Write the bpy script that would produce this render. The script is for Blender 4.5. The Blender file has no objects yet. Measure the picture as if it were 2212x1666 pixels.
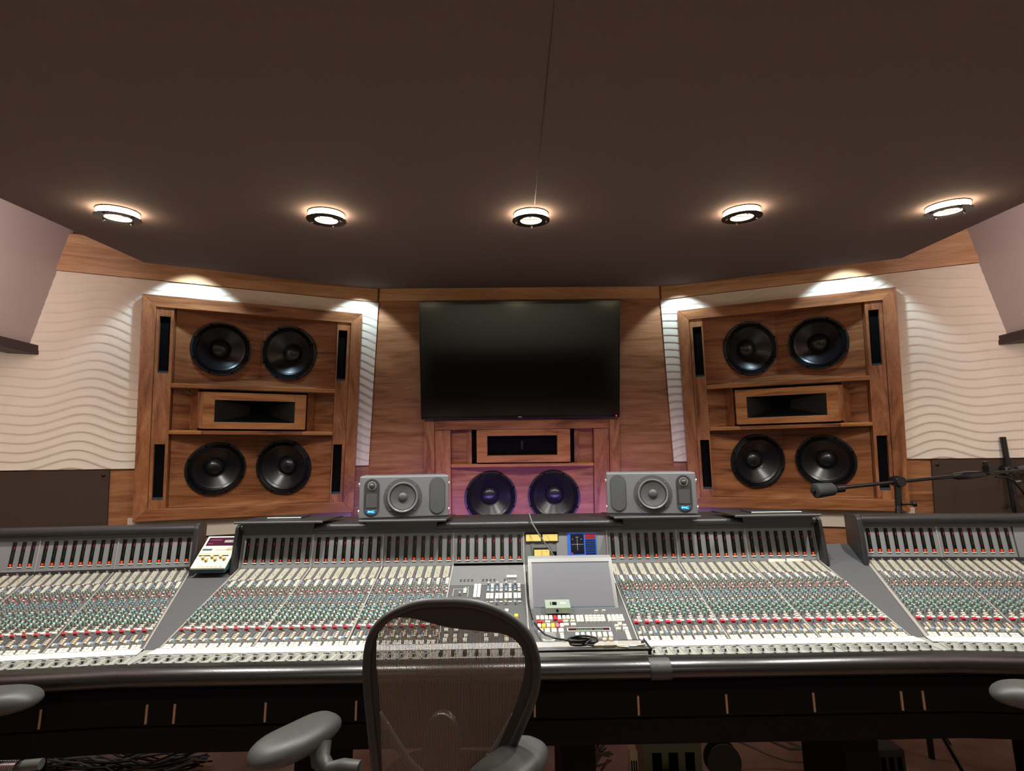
import bpy, bmesh, math, random
from mathutils import Vector, Matrix
random.seed(7)
sc = bpy.context.scene
COL = sc.collection
PI = math.pi
V = Vector

# ------------------------------------------------------------------ materials
def lin(c):
    return tuple(((x/255)/12.92 if x/255 <= .04045 else ((x/255+.055)/1.055)**2.4) for x in c)+(1,)
MATS = {}
def mat(name, rgb, rough=.5, metal=0, emit=None, es=0, noise=0, nscale=60, bump=0, bscale=200, spec=.5, coat=0, alpha=None, trans=0):
    m = bpy.data.materials.new(name); m.use_nodes = True
    nt = m.node_tree; b = nt.nodes['Principled BSDF']
    c = lin(rgb)
    b.inputs['Base Color'].default_value = c
    b.inputs['Roughness'].default_value = rough
    b.inputs['Metallic'].default_value = metal
    b.inputs['Specular IOR Level'].default_value = spec
    if coat: b.inputs['Coat Weight'].default_value = coat; b.inputs['Coat Roughness'].default_value = .05
    if trans: b.inputs['Transmission Weight'].default_value = trans
    if alpha is not None: b.inputs['Alpha'].default_value = alpha
    if emit:
        b.inputs['Emission Color'].default_value = lin(emit); b.inputs['Emission Strength'].default_value = es
    if noise or bump:
        tc = nt.nodes.new('ShaderNodeTexCoord')
        n = nt.nodes.new('ShaderNodeTexNoise'); n.inputs['Scale'].default_value = nscale; n.inputs['Detail'].default_value = 5
        nt.links.new(tc.outputs['Object'], n.inputs['Vector'])
        if noise:
            mx = nt.nodes.new('ShaderNodeMix'); mx.data_type = 'RGBA'
            mx.inputs[6].default_value = tuple(x*(1-noise) for x in c[:3])+(1,)
            mx.inputs[7].default_value = tuple(min(1, x*(1+noise)) for x in c[:3])+(1,)
            nt.links.new(n.outputs['Fac'], mx.inputs[0]); nt.links.new(mx.outputs[2], b.inputs['Base Color'])
        if bump:
            n2 = nt.nodes.new('ShaderNodeTexNoise'); n2.inputs['Scale'].default_value = bscale; n2.inputs['Detail'].default_value = 3
            nt.links.new(tc.outputs['Object'], n2.inputs['Vector'])
            bp = nt.nodes.new('ShaderNodeBump'); bp.inputs['Strength'].default_value = bump; bp.inputs['Distance'].default_value = .002
            nt.links.new(n2.outputs['Fac'], bp.inputs['Height']); nt.links.new(bp.outputs['Normal'], b.inputs['Normal'])
    MATS[name] = m
    return m

def wood(name, c1, c2, c3, vertical=False, rough=.42, big=1.0):
    m = bpy.data.materials.new(name); m.use_nodes = True
    nt = m.node_tree; b = nt.nodes['Principled BSDF']
    tc = nt.nodes.new('ShaderNodeTexCoord')
    mp = nt.nodes.new('ShaderNodeMapping')
    mp.inputs['Scale'].default_value = (9*big, 9*big, .9*big) if vertical else (1.1*big, 1.1*big, 11*big)
    nt.links.new(tc.outputs['Object'], mp.inputs['Vector'])
    n = nt.nodes.new('ShaderNodeTexNoise'); n.inputs['Scale'].default_value = 1.6; n.inputs['Detail'].default_value = 7
    n.inputs['Roughness'].default_value = .62; n.inputs['Distortion'].default_value = 1.1
    nt.links.new(mp.outputs[0], n.inputs['Vector'])
    r = nt.nodes.new('ShaderNodeValToRGB')
    e = r.color_ramp.elements
    e[0].position = .30; e[0].color = lin(c1); e[1].position = .72; e[1].color = lin(c3)
    k = e.new(.47); k.color = lin(c2)
    nt.links.new(n.outputs['Fac'], r.inputs['Fac'])
    # fine pores
    mp2 = nt.nodes.new('ShaderNodeMapping'); mp2.inputs['Scale'].default_value = (160, 160, 5) if vertical else (5, 5, 160)
    nt.links.new(tc.outputs['Object'], mp2.inputs['Vector'])
    n2 = nt.nodes.new('ShaderNodeTexNoise'); n2.inputs['Scale'].default_value = 1.5; n2.inputs['Detail'].default_value = 3
    nt.links.new(mp2.outputs[0], n2.inputs['Vector'])
    mr = nt.nodes.new('ShaderNodeMapRange'); mr.inputs[1].default_value = .3; mr.inputs[2].default_value = .7
    mr.inputs[3].default_value = .78; mr.inputs[4].default_value = 1.12
    nt.links.new(n2.outputs['Fac'], mr.inputs[0])
    mx = nt.nodes.new('ShaderNodeVectorMath'); mx.operation = 'SCALE'
    nt.links.new(r.outputs['Color'], mx.inputs[0]); nt.links.new(mr.outputs[0], mx.inputs['Scale'])
    nt.links.new(mx.outputs[0], b.inputs['Base Color'])
    b.inputs['Roughness'].default_value = rough
    b.inputs['Specular IOR Level'].default_value = .35
    MATS[name] = m
    return m

wood('wood_h', (84,48,30), (142,88,54), (178,120,78))
wood('wood_v', (92,54,34), (148,92,58), (182,124,82), vertical=True)
wood('wall_wood', (104,66,42), (152,100,66), (182,128,88), big=.8)
wood('fascia_wood', (164,118,80), (194,146,104), (212,168,126), big=.7)
wood('floor_wood', (110,84,72), (150,118,102), (176,142,126))
wood('horn_wood', (122,72,38), (168,108,62), (190,130,80))
mat('ceiling_fabric', (112,98,96), .95, noise=.14, nscale=350, bump=.5, bscale=600, spec=.1)
mat('side_fabric', (184,168,164), .95, noise=.06, nscale=300, bump=.3, bscale=500, spec=.1)
mat('upper_ceiling', (170,142,132), .95, spec=.1)
mat('back_wall', (178,174,158), .9, spec=.2)
mat('plaster', (224,210,192), .78, noise=.06, nscale=14, spec=.25)
mat('white_trim', (206,192,176), .8, spec=.2)
mat('dark_trim', (58,42,42), .5)
mat('black_hole', (6,6,7), .9, spec=.1)
mat('slot_foam', (60,70,76), .95, spec=.1)
mat('rubber_black', (14,15,17), .42)
mat('cone_black', (20,22,26), .3, spec=.6)
mat('dust_cap', (26,28,32), .28, spec=.6)
mat('basket', (20,21,24), .4)
mat('horn_black', (10,11,13), .45)
mat('tv_black', (8,8,9), .22)
mat('tv_screen', (4,4,5), .13, spec=1.0)
mat('tv_logo', (200,200,205), .4)
mat('red_led', (255,30,30), .5, emit=(255,30,30), es=2)
mat('pmc_grey', (98,99,103), .5, noise=.03, nscale=400)
mat('pmc_dark', (66,67,68), .5)
mat('pmc_ring', (122,123,124), .35, metal=.3)
mat('pmc_cone', (92,93,94), .34, metal=.3)
mat('pmc_surround', (34,34,35), .55)
mat('pmc_mesh', (70,70,68), .45, metal=.6, noise=.3, nscale=600)
mat('pmc_foam', (70,72,72), .8, noise=.5, nscale=700, bump=1, bscale=900)
mat('pmc_logo', (120,235,255), .5, emit=(70,205,255), es=5)
mat('logo_back', (10,60,110), .4, emit=(0,70,130), es=.7)
mat('console_grey', (104,105,106), .42, noise=.04, nscale=120)
mat('console_dark', (78,79,81), .45, noise=.05, nscale=120)
mat('meter_grey', (124,125,127), .45)
mat('housing_black', (40,40,42), .36, bump=.3, bscale=500)
mat('divider', (176,172,166), .35, metal=.4)
mat('meter_glass', (8,7,8), .12)
mat('fader_grey', (148,150,142), .5)
mat('slot_dark', (26,26,26), .7)
mat('tape_white', (236,234,222), .7, noise=.02, nscale=40)
mat('cream', (232,228,208), .5)
mat('cream_warm', (226,216,186), .5)
mat('peach', (220,190,160), .5)
mat('white_btn', (232,230,218), .5)
mat('red_btn', (196,30,50), .42)
mat('pink', (214,100,106), .5)
mat('teal', (96,180,174), .5)
mat('blue', (110,152,204), .5)
mat('knob_grey', (136,138,128), .36)
mat('knob_dark', (70,70,68), .4)
mat('yellow_btn', (240,190,40), .45, emit=(255,190,30), es=.35)
mat('magenta_led', (150,14,74), .5, emit=(255,15,130), es=.07)
mat('green_led', (34,80,34), .5, emit=(60,170,50), es=.04)
mat('dim_red', (34,6,10), .5)
mat('orange_led', (255,90,20), .5, emit=(255,70,8), es=1.05)
mat('red_bg', (60,8,4), .5, emit=(120,14,4), es=.1)
mat('print_white', (214,214,206), .6)
mat('print_black', (20,20,20), .6)
mat('vu_face', (206,180,104), .5, emit=(255,205,110), es=.18)
mat('blue_screen', (44,86,170), .25, emit=(40,96,210), es=.35)
mat('navy_screen', (8,10,26), .2, emit=(6,8,26), es=.3)
mat('red_bars', (120,30,40), .4, emit=(120,24,36), es=.3)
mat('silver', (176,178,178), .32, metal=.7)
mat('lcd_screen', (150,152,160), .22, metal=.55, spec=.8)
mat('green_text', (30,120,50), .5, emit=(20,150,50), es=.5)
mat('green_lamp', (170,255,120), .5, emit=(150,255,90), es=3)
mat('dial_metal', (214,216,214), .25, metal=.8)
mat('leather', (15,14,14), .30, noise=.25, nscale=18, bump=.12, bscale=220, spec=.85)
mat('gaffer', (60,60,60), .5, bump=.5, bscale=60)
mat('apron_black', (15,12,13), .75, spec=.15)
mat('copper', (176, 142, 114), .5)
mat('fader_metal', (190, 192, 192), .3, metal=.55)
mat('chrome', (200,200,202), .15, metal=1)
mat('acrylic', (70,66,70), .04, alpha=.42)
mat('black_steel', (12,12,13), .35)
mat('cable_black', (16,17,18), .35)
mat('cable_grey', (120,112,104), .5)
mat('plug_silver', (196,186,158), .3, metal=.7)
mat('larc_cream', (226,222,190), .5)
mat('larc_teal', (42,78,88), .45)
mat('larc_window', (56,24,44), .15)
mat('tan', (196,166,116), .5)
mat('box_greygreen', (128,142,128), .45)
mat('box_grey', (74,70,66), .7)
mat('box_beige', (140,134,110), .7)
mat('blue_plastic', (40,110,160), .5)
mat('stand_black', (20,20,21), .2, spec=.7)
mat('stand_rubber', (46,48,48), .7)
mat('paper', (228,226,218), .8)
mat('chair_frame', (44,41,40), .45)
mat('chair_band', (50,44,42), .85, noise=.25, nscale=500)
mat('chair_pad', (60,60,58), .5, noise=.06, nscale=60)
mat('chair_pad_dark', (64,65,66), .5)
mat('chair_post', (70,68,64), .45)
mat('lamp_plate', (70,66,58), .35, metal=.6)
mat('lamp_glow', (255,250,238), .5, emit=(255,226,186), es=40)
mat('lamp_inner', (255,250,240), .5, emit=(255,244,225), es=9)
mat('fabric_panel', (74,60,52), .95, noise=.3, nscale=700, bump=.6, bscale=500, spec=.05)

# woven see-through chair mesh: thin vertical cords with open gaps
def weave(name, rgb, period, fill):
    m = bpy.data.materials.new(name); m.use_nodes = True
    nt = m.node_tree; b = nt.nodes['Principled BSDF']; out = nt.nodes['Material Output']
    b.inputs['Base Color'].default_value = lin(rgb); b.inputs['Roughness'].default_value = .6
    tc = nt.nodes.new('ShaderNodeTexCoord'); sx = nt.nodes.new('ShaderNodeSeparateXYZ')
    nt.links.new(tc.outputs['Object'], sx.inputs[0])
    def cut(sock, per, thr):
        a = nt.nodes.new('ShaderNodeMath'); a.operation = 'MULTIPLY'; a.inputs[1].default_value = 1/per
        f = nt.nodes.new('ShaderNodeMath'); f.operation = 'FRACT'
        g = nt.nodes.new('ShaderNodeMath'); g.operation = 'LESS_THAN'; g.inputs[1].default_value = thr
        nt.links.new(sock, a.inputs[0]); nt.links.new(a.outputs[0], f.inputs[0]); nt.links.new(f.outputs[0], g.inputs[0])
        return g.outputs[0]
    g1 = cut(sx.outputs['X'], period, fill); g2 = cut(sx.outputs['Z'], period*.9, .12)
    mx = nt.nodes.new('ShaderNodeMath'); mx.operation = 'MAXIMUM'
    nt.links.new(g1, mx.inputs[0]); nt.links.new(g2, mx.inputs[1])
    tr = nt.nodes.new('ShaderNodeBsdfTransparent'); ms = nt.nodes.new('ShaderNodeMixShader')
    nt.links.new(mx.outputs[0], ms.inputs[0]); nt.links.new(tr.outputs[0], ms.inputs[1]); nt.links.new(b.outputs[0], ms.inputs[2])
    nt.links.new(ms.outputs[0], out.inputs['Surface'])
    MATS[name] = m
weave('chair_mesh', (118,104,92), .0036, .62)

# ------------------------------------------------------------------ mesh builder
class MB:
    def __init__(s, xf=None):
        s.xf = xf or (lambda x, y, z: V((x, y, z))); s.v = []; s.f = []; s.mi = []; s.mats = []
    def m(s, name):
        if name not in s.mats: s.mats.append(name)
        return s.mats.index(name)
    def P(s, x, y, z): s.v.append(s.xf(x, y, z)); return len(s.v)-1
    def F(s, idx, m): s.f.append(tuple(idx)); s.mi.append(s.m(m))
    def poly(s, pts, m): s.F([s.P(*p) for p in pts], m)
    def box(s, x0, x1, y0, y1, z0, z1, m, top=None):
        i = [s.P(x, y, z) for z in (z0, z1) for x, y in ((x0,y0),(x1,y0),(x1,y1),(x0,y1))]
        s.F((i[3],i[2],i[1],i[0]), m); s.F(i[4:8], top or m)
        for a in range(4):
            b = (a+1) % 4; s.F((i[a], i[b], i[4+b], i[4+a]), m)
    def hexa(s, q0, q1, m):
        i = [s.P(*p) for p in q0]; j = [s.P(*p) for p in q1]
        s.F(i[::-1], m); s.F(j, m); n = len(i)
        for a in range(n):
            b = (a+1) % n; s.F((i[a], i[b], j[b], j[a]), m)
    prism = hexa
    def lathe(s, cx, cy, prof, n, m, cap0=True, cap1=True, capm=None, ax='z'):
        rings = []
        for r, h in prof:
            ring = []
            for k in range(n):
                a = 2*PI*k/n; c, d = r*math.cos(a), r*math.sin(a)
                if ax == 'z': ring.append(s.P(cx+c, cy+d, h))
                elif ax == 'y': ring.append(s.P(cx+c, h, cy+d))
                else: ring.append(s.P(h, cx+c, cy+d))
            rings.append(ring)
        mm = m if isinstance(m, (list, tuple)) else [m]*(len(prof)-1)
        for q in range(len(prof)-1):
            for k in range(n):
                l = (k+1) % n
                s.F((rings[q][k], rings[q][l], rings[q+1][l], rings[q+1][k]), mm[q])
        if cap0: s.F(rings[0][::-1], mm[0])
        if cap1: s.F(rings[-1], capm or mm[-1])
    def tube(s, pts, r, m, n=8, caps=True):
        pts = [V(p) for p in pts]; rr = r if isinstance(r, (list, tuple)) else [r]*len(pts)
        rings = []; up = V((0,0,1))
        prev = None
        for k, p in enumerate(pts):
            d = (pts[min(k+1, len(pts)-1)]-pts[max(k-1, 0)]).normalized()
            a = prev if prev is not None else (up if abs(d.z) < .9 else V((1,0,0)))
            x = (a - d*a.dot(d)).normalized(); prev = x
            y = d.cross(x)
            rings.append([s.P(*(p+x*rr[k]*math.cos(2*PI*t/n)+y*rr[k]*math.sin(2*PI*t/n))) for t in range(n)])
        for q in range(len(rings)-1):
            for k in range(n):
                l = (k+1) % n; s.F((rings[q][k], rings[q][l], rings[q+1][l], rings[q+1][k]), m)
        if caps: s.F(rings[0][::-1], m); s.F(rings[-1], m)
    def grid(s, nu, nv, fn, m, closed=False):
        g = [[s.P(*fn(i, j)) for i in range(nu)] for j in range(nv)]
        for j in range(nv-1):
            for i in range(nu-1 if not closed else nu):
                k = (i+1) % nu
                s.F((g[j][i], g[j][k], g[j+1][k], g[j+1][i]), m)
        return g
    def text(s, body, x, y, size, m, put, align='CENTER'):
        t = font_mesh(body, align); b = len(s.v)
        for a in t[0]: s.v.append(put(x+a[0]*size, y+a[1]*size))
        for f in t[1]: s.f.append(tuple(b+i for i in f)); s.mi.append(s.m(m))
    def holed(s, quad, c, r, fn, fnb, m, n=48):
        # flat plate (2D quad) with one round hole; fn/fnb map 2D to front/back positions
        angs = sorted([2*PI*k/n for k in range(n)]+[math.atan2(q[1]-c[1], q[0]-c[0]) % (2*PI) for q in quad])
        def hit(a):
            dx, dy = math.cos(a), math.sin(a); best = None
            for k in range(len(quad)):
                x1, y1 = quad[k]; x2, y2 = quad[(k+1) % len(quad)]; ex, ey = x2-x1, y2-y1
                den = dx*ey-dy*ex
                if abs(den) < 1e-9: continue
                t = ((x1-c[0])*ey-(y1-c[1])*ex)/den; w = ((x1-c[0])*dy-(y1-c[1])*dx)/den
                if t > 0 and -1e-6 <= w <= 1+1e-6 and (best is None or t < best): best = t
            return (c[0]+dx*best, c[1]+dy*best)
        for f_, in ((fn,), (fnb,)):
            i = [s.P(*f_(c[0]+r*math.cos(a), c[1]+r*math.sin(a))) for a in angs]; o = [s.P(*f_(*hit(a))) for a in angs]
            if f_ is fn: i0, o0 = i, o
            for k in range(len(angs)):
                l = (k+1) % len(angs); s.F((i[k], i[l], o[l], o[k]), m)
        for k in range(len(angs)):
            l = (k+1) % len(angs); s.F((i0[k], i0[l], i[l], i[k]), m); s.F((o0[k], o0[l], o[l], o[k]), m)
    def mesh(s, name, org=(0,0,0), smooth=None, recalc=True):
        me = bpy.data.meshes.new(name); o = V(org)
        me.from_pydata([p-o for p in s.v], [], s.f)
        for n in s.mats: me.materials.append(MATS[n])
        me.polygons.foreach_set('material_index', s.mi)
        if recalc:
            bm = bmesh.new(); bm.from_mesh(me); bmesh.ops.recalc_face_normals(bm, faces=bm.faces); bm.to_mesh(me); bm.free()
        if smooth is not None:
            me.shade_smooth(); me.set_sharp_from_angle(angle=math.radians(smooth))
        me.update(); return me
    def build(s, name, parent=None, org=None, smooth=None, bevel=0, recalc=True):
        if org is None:
            if parent: org = WORG[parent.name]
            else:
                lo = [min(p[i] for p in s.v) for i in range(3)]; hi = [max(p[i] for p in s.v) for i in range(3)]
                org = ((lo[0]+hi[0])/2, (lo[1]+hi[1])/2, lo[2])
        o = bpy.data.objects.new(name, s.mesh(name, org, smooth, recalc)); COL.objects.link(o)
        if parent:
            o.parent = parent; o.location = V(org)-V(WORG[parent.name])
        else: o.location = org
        WORG[o.name] = tuple(org)
        if bevel:
            b = o.modifiers.new('bevel', 'BEVEL'); b.width = bevel; b.segments = 2; b.limit_method = 'ANGLE'; b.angle_limit = math.radians(40)
        return o
WORG = {}
FONT = {}
def font_mesh(body, align):
    k = (body, align)
    if k not in FONT:
        cu = bpy.data.curves.new('t', 'FONT'); cu.body = body; cu.align_x = align; cu.align_y = 'CENTER'; cu.resolution_u = 2
        ob = bpy.data.objects.new('t', cu); COL.objects.link(ob)
        dg = bpy.context.evaluated_depsgraph_get(); dg.update()
        me = bpy.data.meshes.new_from_object(ob.evaluated_get(dg))
        FONT[k] = ([tuple(v.co) for v in me.vertices], [tuple(p.vertices) for p in me.polygons])
        bpy.data.objects.remove(ob); bpy.data.curves.remove(cu); bpy.data.meshes.remove(me)
    return FONT[k]

def tag(o, label=None, cat=None, group=None, kind=None):
    if label: o['label'] = label
    if cat: o['category'] = cat
    if group: o['group'] = group
    if kind: o['kind'] = kind
    return o
def thing(name, label, cat, loc, group=None):
    o = bpy.data.objects.new(name, None); COL.objects.link(o); o.location = loc; o.empty_display_size = .05
    WORG[o.name] = tuple(loc)
    return tag(o, label, cat, group)
def struct(mb, name, **k):
    return tag(mb.build(name, **k), kind='structure')
def copy_tree(o, loc=None, parent=None):
    c = o.copy(); COL.objects.link(c); WORG[c.name] = WORG[o.name]
    if parent: c.parent = parent
    if loc is not None: c.location = loc; WORG[c.name] = tuple(loc)
    for ch in list(o.children): copy_tree(ch, None, c)
    return c

# ------------------------------------------------------------------ camera
H = 1.40
P_, YAW, ROLL = .1562, .0106, -.0126
Fw = V((math.sin(YAW)*math.cos(P_), math.cos(YAW)*math.cos(P_), math.sin(P_)))
R0 = V((math.cos(YAW), -math.sin(YAW), 0)); U0 = R0.cross(Fw)
Rr = R0*math.cos(ROLL)+U0*math.sin(ROLL); Ur = U0*math.cos(ROLL)-R0*math.sin(ROLL)
cd = bpy.data.cameras.new('camera'); cam = bpy.data.objects.new('camera', cd); COL.objects.link(cam)
cam.matrix_world = Matrix(((Rr.x, Ur.x, -Fw.x, -.0935), (Rr.y, Ur.y, -Fw.y, 0), (Rr.z, Ur.z, -Fw.z, H), (0,0,0,1)))
cd.sensor_width = 36; cd.lens = 36*1041.35/2212; cd.clip_start = .05
sc.camera = cam

# ------------------------------------------------------------------ wall frames
A, T, TC, W, YC = .3503, .1712, .1564, 1.0302, 3.3005
def side_frame(s):
    n = V((-s*math.sin(A), -math.cos(A), 0)); hx = V((s*math.cos(A), -math.sin(A), 0))
    up = V((0,0,1))*math.cos(T)+n*math.sin(T); nn = n*math.cos(T)-V((0,0,1))*math.sin(T)
    o = V((s*W, YC, H))
    return lambda u, v, w: o+hx*u+up*v+nn*w
FL, FR = side_frame(-1), side_frame(1)
NC = V((0, -math.cos(TC), -math.sin(TC))); UC = V((0, -math.sin(TC), math.cos(TC)))
def FC(u, v, w): return V((u, YC, H))+UC*v+NC*w
# x of the fold between front wall and side wall at height v of centre plane
def fold(v, s):
    p = FC(0, v, 0); n = V((-s*math.sin(A)*math.cos(T), -math.cos(A)*math.cos(T), -math.sin(T)))
    return s*W-(n.y*(p.y-YC)+n.z*(p.z-H))/n.x

# ------------------------------------------------------------------ room shell
mb = MB(); mb.box(-3.3, 3.3, -3.6, 3.9, -.05, 0, 'floor_wood'); struct(mb, 'floor')
mb = MB(); mb.box(-3.3, 3.3, -3.6, 3.9, 2.69, 2.75, 'upper_ceiling'); struct(mb, 'ceiling')
mb = MB(); mb.box(-3.3, 3.3, -3.66, -3.6, 0, 2.7, 'back_wall'); struct(mb, 'wall_back')
mb = MB(); mb.box(-3.36, -3.3, -3.6, 3.9, 0, 2.7, 'back_wall'); struct(mb, 'wall_left')
mb = MB(); mb.box(3.3, 3.36, -3.6, 3.9, 0, 2.7, 'back_wall'); struct(mb, 'wall_right')
# front walls
mb = MB(FC)
lo, hi = -1.46, 1.32
def wall_piece(mb, F, a0, a1, b0, b1, v0, v1, m='wall_wood'):   # u limits at v0 (a0,a1) and at v1 (b0,b1)
    mb.prism([(a0, v0, 0), (a1, v0, 0), (b1, v1, 0), (b0, v1, 0)], [(a0, v0, -.06), (a1, v0, -.06), (b1, v1, -.06), (b0, v1, -.06)], m)
h0, h1, g0, g1 = -.60, -.035, -.472, .482
wall_piece(mb, FC, fold(lo,-1), fold(lo,1), fold(h0,-1), fold(h0,1), lo, h0)
wall_piece(mb, FC, fold(h0,-1), g0, fold(h1,-1), g0, h0, h1); wall_piece(mb, FC, g1, fold(h0,1), g1, fold(h1,1), h0, h1)
wall_piece(mb, FC, fold(h1,-1), fold(h1,1), fold(hi,-1), fold(hi,1), h1, hi)
mb.box(g0-.03, g1+.03, h0-.03, h1+.03, -.24, -.22, 'black_hole')
struct(mb, 'wall_front')
def side_u0(F, s, v):  # u of the fold on the side plane
    vc = v
    for _ in range(6):
        z = F(0, v, 0).z; vc = (z-H)/math.cos(TC)
        x = fold(vc, s); u = (F(0, v, 0).x-x)*-s/math.cos(A)
        return u
for F, s, nm in ((FL, -1, 'wall_front_left'), (FR, 1, 'wall_front_right')):
    mb = MB(F); a, b = side_u0(F, s, -1.42), side_u0(F, s, 1.3)
    c, d = side_u0(F, s, -.30), side_u0(F, s, .985)
    wall_piece(mb, F, a, 2.5, c, 2.5, -1.42, -.30); wall_piece(mb, F, c, .10, d, .10, -.30, .985); wall_piece(mb, F, 1.28, 2.5, 1.28, 2.5, -.30, .985); wall_piece(mb, F, d, 2.5, b, 2.5, .985, 1.3)
    mb.box(.08, 1.30, -.32, 1.0, -.32, -.30, 'black_hole')
    struct(mb, nm)
# wood fascia bands under the ceiling
k = 0
for F, s in ((FL, -1), (FR, 1)):
    mb = MB(F); a, b = side_u0(F, s, 1.085), side_u0(F, s, 1.28)
    mb.prism([(a+.003, 1.085, 0), (2.2, 1.085, 0), (2.2, 1.29, 0), (b+.003, 1.29, 0)], [(a+.012, 1.085, .02), (2.2, 1.085, .02), (2.2, 1.29, .02), (b+.012, 1.29, .02)], 'fascia_wood')
    k += 1; struct(mb, 'trim_%d' % k)
mb = MB(FC)
mb.prism([(fold(1.09,-1)+.002, 1.09, 0), (fold(1.09,1)-.002, 1.09, 0), (fold(1.3,1)-.002, 1.3, 0), (fold(1.3,-1)+.002, 1.3, 0)],
         [(fold(1.09,-1)+.01, 1.09, .022), (fold(1.09,1)-.01, 1.09, .022), (fold(1.3,1)-.01, 1.3, .022), (fold(1.3,-1)+.01, 1.3, .022)], 'fascia_wood')
struct(mb, 'trim_3')
# lower hanging ceiling panel (dark fabric), slopes gently
AL = math.radians(8)
def FCe(x, d, w):  # d = distance toward the camera along slope from front edge, w = up
    return V((x, 3.118-d*math.cos(AL), 2.5567-d*math.sin(AL)))+V((0, -math.sin(AL), math.cos(AL)))*w
def ce(x, y): return (x, (3.118-y)/math.cos(AL))
pts = [ce(-.955, 3.118), ce(.955, 3.118), ce(2.057, 2.461), ce(1.901, 1.704), ce(1.62, .3), ce(-1.60, .3), ce(-1.879, 1.597), ce(-1.994, 2.422)]
mb = MB(FCe); mb.prism([(x, d, 0) for x, d in pts], [(x, d, .04) for x, d in pts], 'ceiling_fabric'); struct(mb, 'ceiling_panel')
mb = MB(FCe); a0 = ce(.018, 1.68); a1 = ce(-.006, .45)
mb.prism([(a0[0]-.0012, a0[1], -.0006), (a0[0]+.0012, a0[1], -.0006), (a1[0]+.0012, a1[1], -.0006), (a1[0]-.0012, a1[1], -.0006)],
         [(a0[0]-.0012, a0[1], .002), (a0[0]+.0012, a0[1], .002), (a1[0]+.0012, a1[1], .002), (a1[0]-.0012, a1[1], .002)], 'dark_trim')
struct(mb, 'trim_4')
# leaning fabric side soffits
for s, nm in ((-1, 'left'), (1, 'right')):
    e = ((s*2.486, 2.528, 2.69), (s*2.677, 2.578, 2.056))
    mb = MB()
    q = [e[0], e[1], (e[1][0], -3.5, e[1][2]), (e[0][0], -3.5, e[0][2])]
    mb.prism(q, [(p[0]+s*.05, p[1], p[2]) for p in q], 'side_fabric')
    o = struct(mb, 'wall_%s_upper' % nm)
    mb = MB()
    mb.box(min(s*2.64, s*2.76), max(s*2.64, s*2.76), -3.5, 2.586, 2.005, 2.056, 'dark_trim'); mb.build('edge_rail', None)
    ob = bpy.data.objects[-1] if False else COL.objects[-1]
    ob.name = 'trim_%d' % (5 if s < 0 else 6); tag(ob, kind='structure')
    mb = MB(); mb.box(min(s*2.70, s*3.3), max(s*2.70, s*3.3), -3.5, 2.5, 2.02, 2.05, 'side_fabric'); struct(mb, 'trim_%d' % (7 if s < 0 else 8))

# wavy relief wall panels
for F, s, nm in ((FL, -1, 'left'), (FR, 1, 'right')):
    mb = MB(F); u0, u1, v0, v1 = .0, 2.05, -.012, 1.082
    nu, nv = 190, 300; sp = .0505
    def hfun(u, v):
        ph = 2*PI*(u if s < 0 else u+.12)/.66
        w = v + .030*math.sin(ph+2.1+.9*math.sin(v*2.2)) + .012*math.sin(ph*1.9+1.0+v*3)
        t = (w/sp) % 1.0
        amp = .0065*(.75+.25*math.sin(ph*.5+v*6))
        ue_ = 1.681+(1.081-v)*.275; amp *= .25+.75*min(1, abs(u-ue_)/.05) if v > .6 else 1
        return amp*(t/.12 if t < .12 else ((1-t)/.88)**.85)
    def g(i, j):
        v = v0+(v1-v0)*j/(nv-1)
        a = side_u0(F, s, v)+.002
        u = a+(u1-a)*i/(nu-1); return (u, v, .010+hfun(u, v))
    gr = mb.grid(nu, nv, g, 'plaster')
    keep = [(f_, m_) for f_, m_ in zip(mb.f, mb.mi) if not (lambda i, j: .10 < g(i, j)[0] < 1.275 and -.30 < g(i, j)[1] < .985)(f_[0] % nu, f_[0]//nu)]
    mb.f = [q[0] for q in keep]; mb.mi = [q[1] for q in keep]
    a0_, b0_ = side_u0(F, s, v0)+.002, side_u0(F, s, v1)+.002
    mb.poly([(a0_, v0, .001), (.10, v0, .001), (.10, v0, .012), (a0_, v0, .012)], 'plaster'); mb.poly([(1.275, v0, .001), (u1, v0, .001), (u1, v0, .012), (1.275, v0, .012)], 'plaster')
    mb.poly([(a0_, v0, .001), (b0_, v1, .001), (b0_, v1, .012), (a0_, v0, .012)], 'plaster')
    o = mb.build('wavy_wall_panel', None, smooth=50, recalc=False)
    tag(o, 'white wave-textured relief wall panel around the %s wooden main monitor' % nm, 'wall panel', 'wave relief wall panels')
    # plain strip showing under the monitor frame
    mb = MB(F); mb.box(.10, 1.325, -.425, -.300, .001, .012, 'white_trim')
    o = mb.build('wall_strip'); tag(o, 'plain pale strip of wall panel under the %s wooden main monitor frame' % nm, 'wall panel')
    mb = MB(F); mb.box(1.42, 2.2, -1.1, -.02, .001, .014, 'fabric_panel')
    o = mb.build('fabric_wall_panel'); mb = MB(F); mb.lathe(1.445, -.047, [(.009, .014), (.009, .018), (.004, .020)], 12, 'rubber_black'); 
    c = mb.build('fastener', o)
    tag(o, 'dark brown ribbed fabric panel low on the wall at the far %s' % nm, 'wall panel', 'low fabric wall panels')

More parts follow.
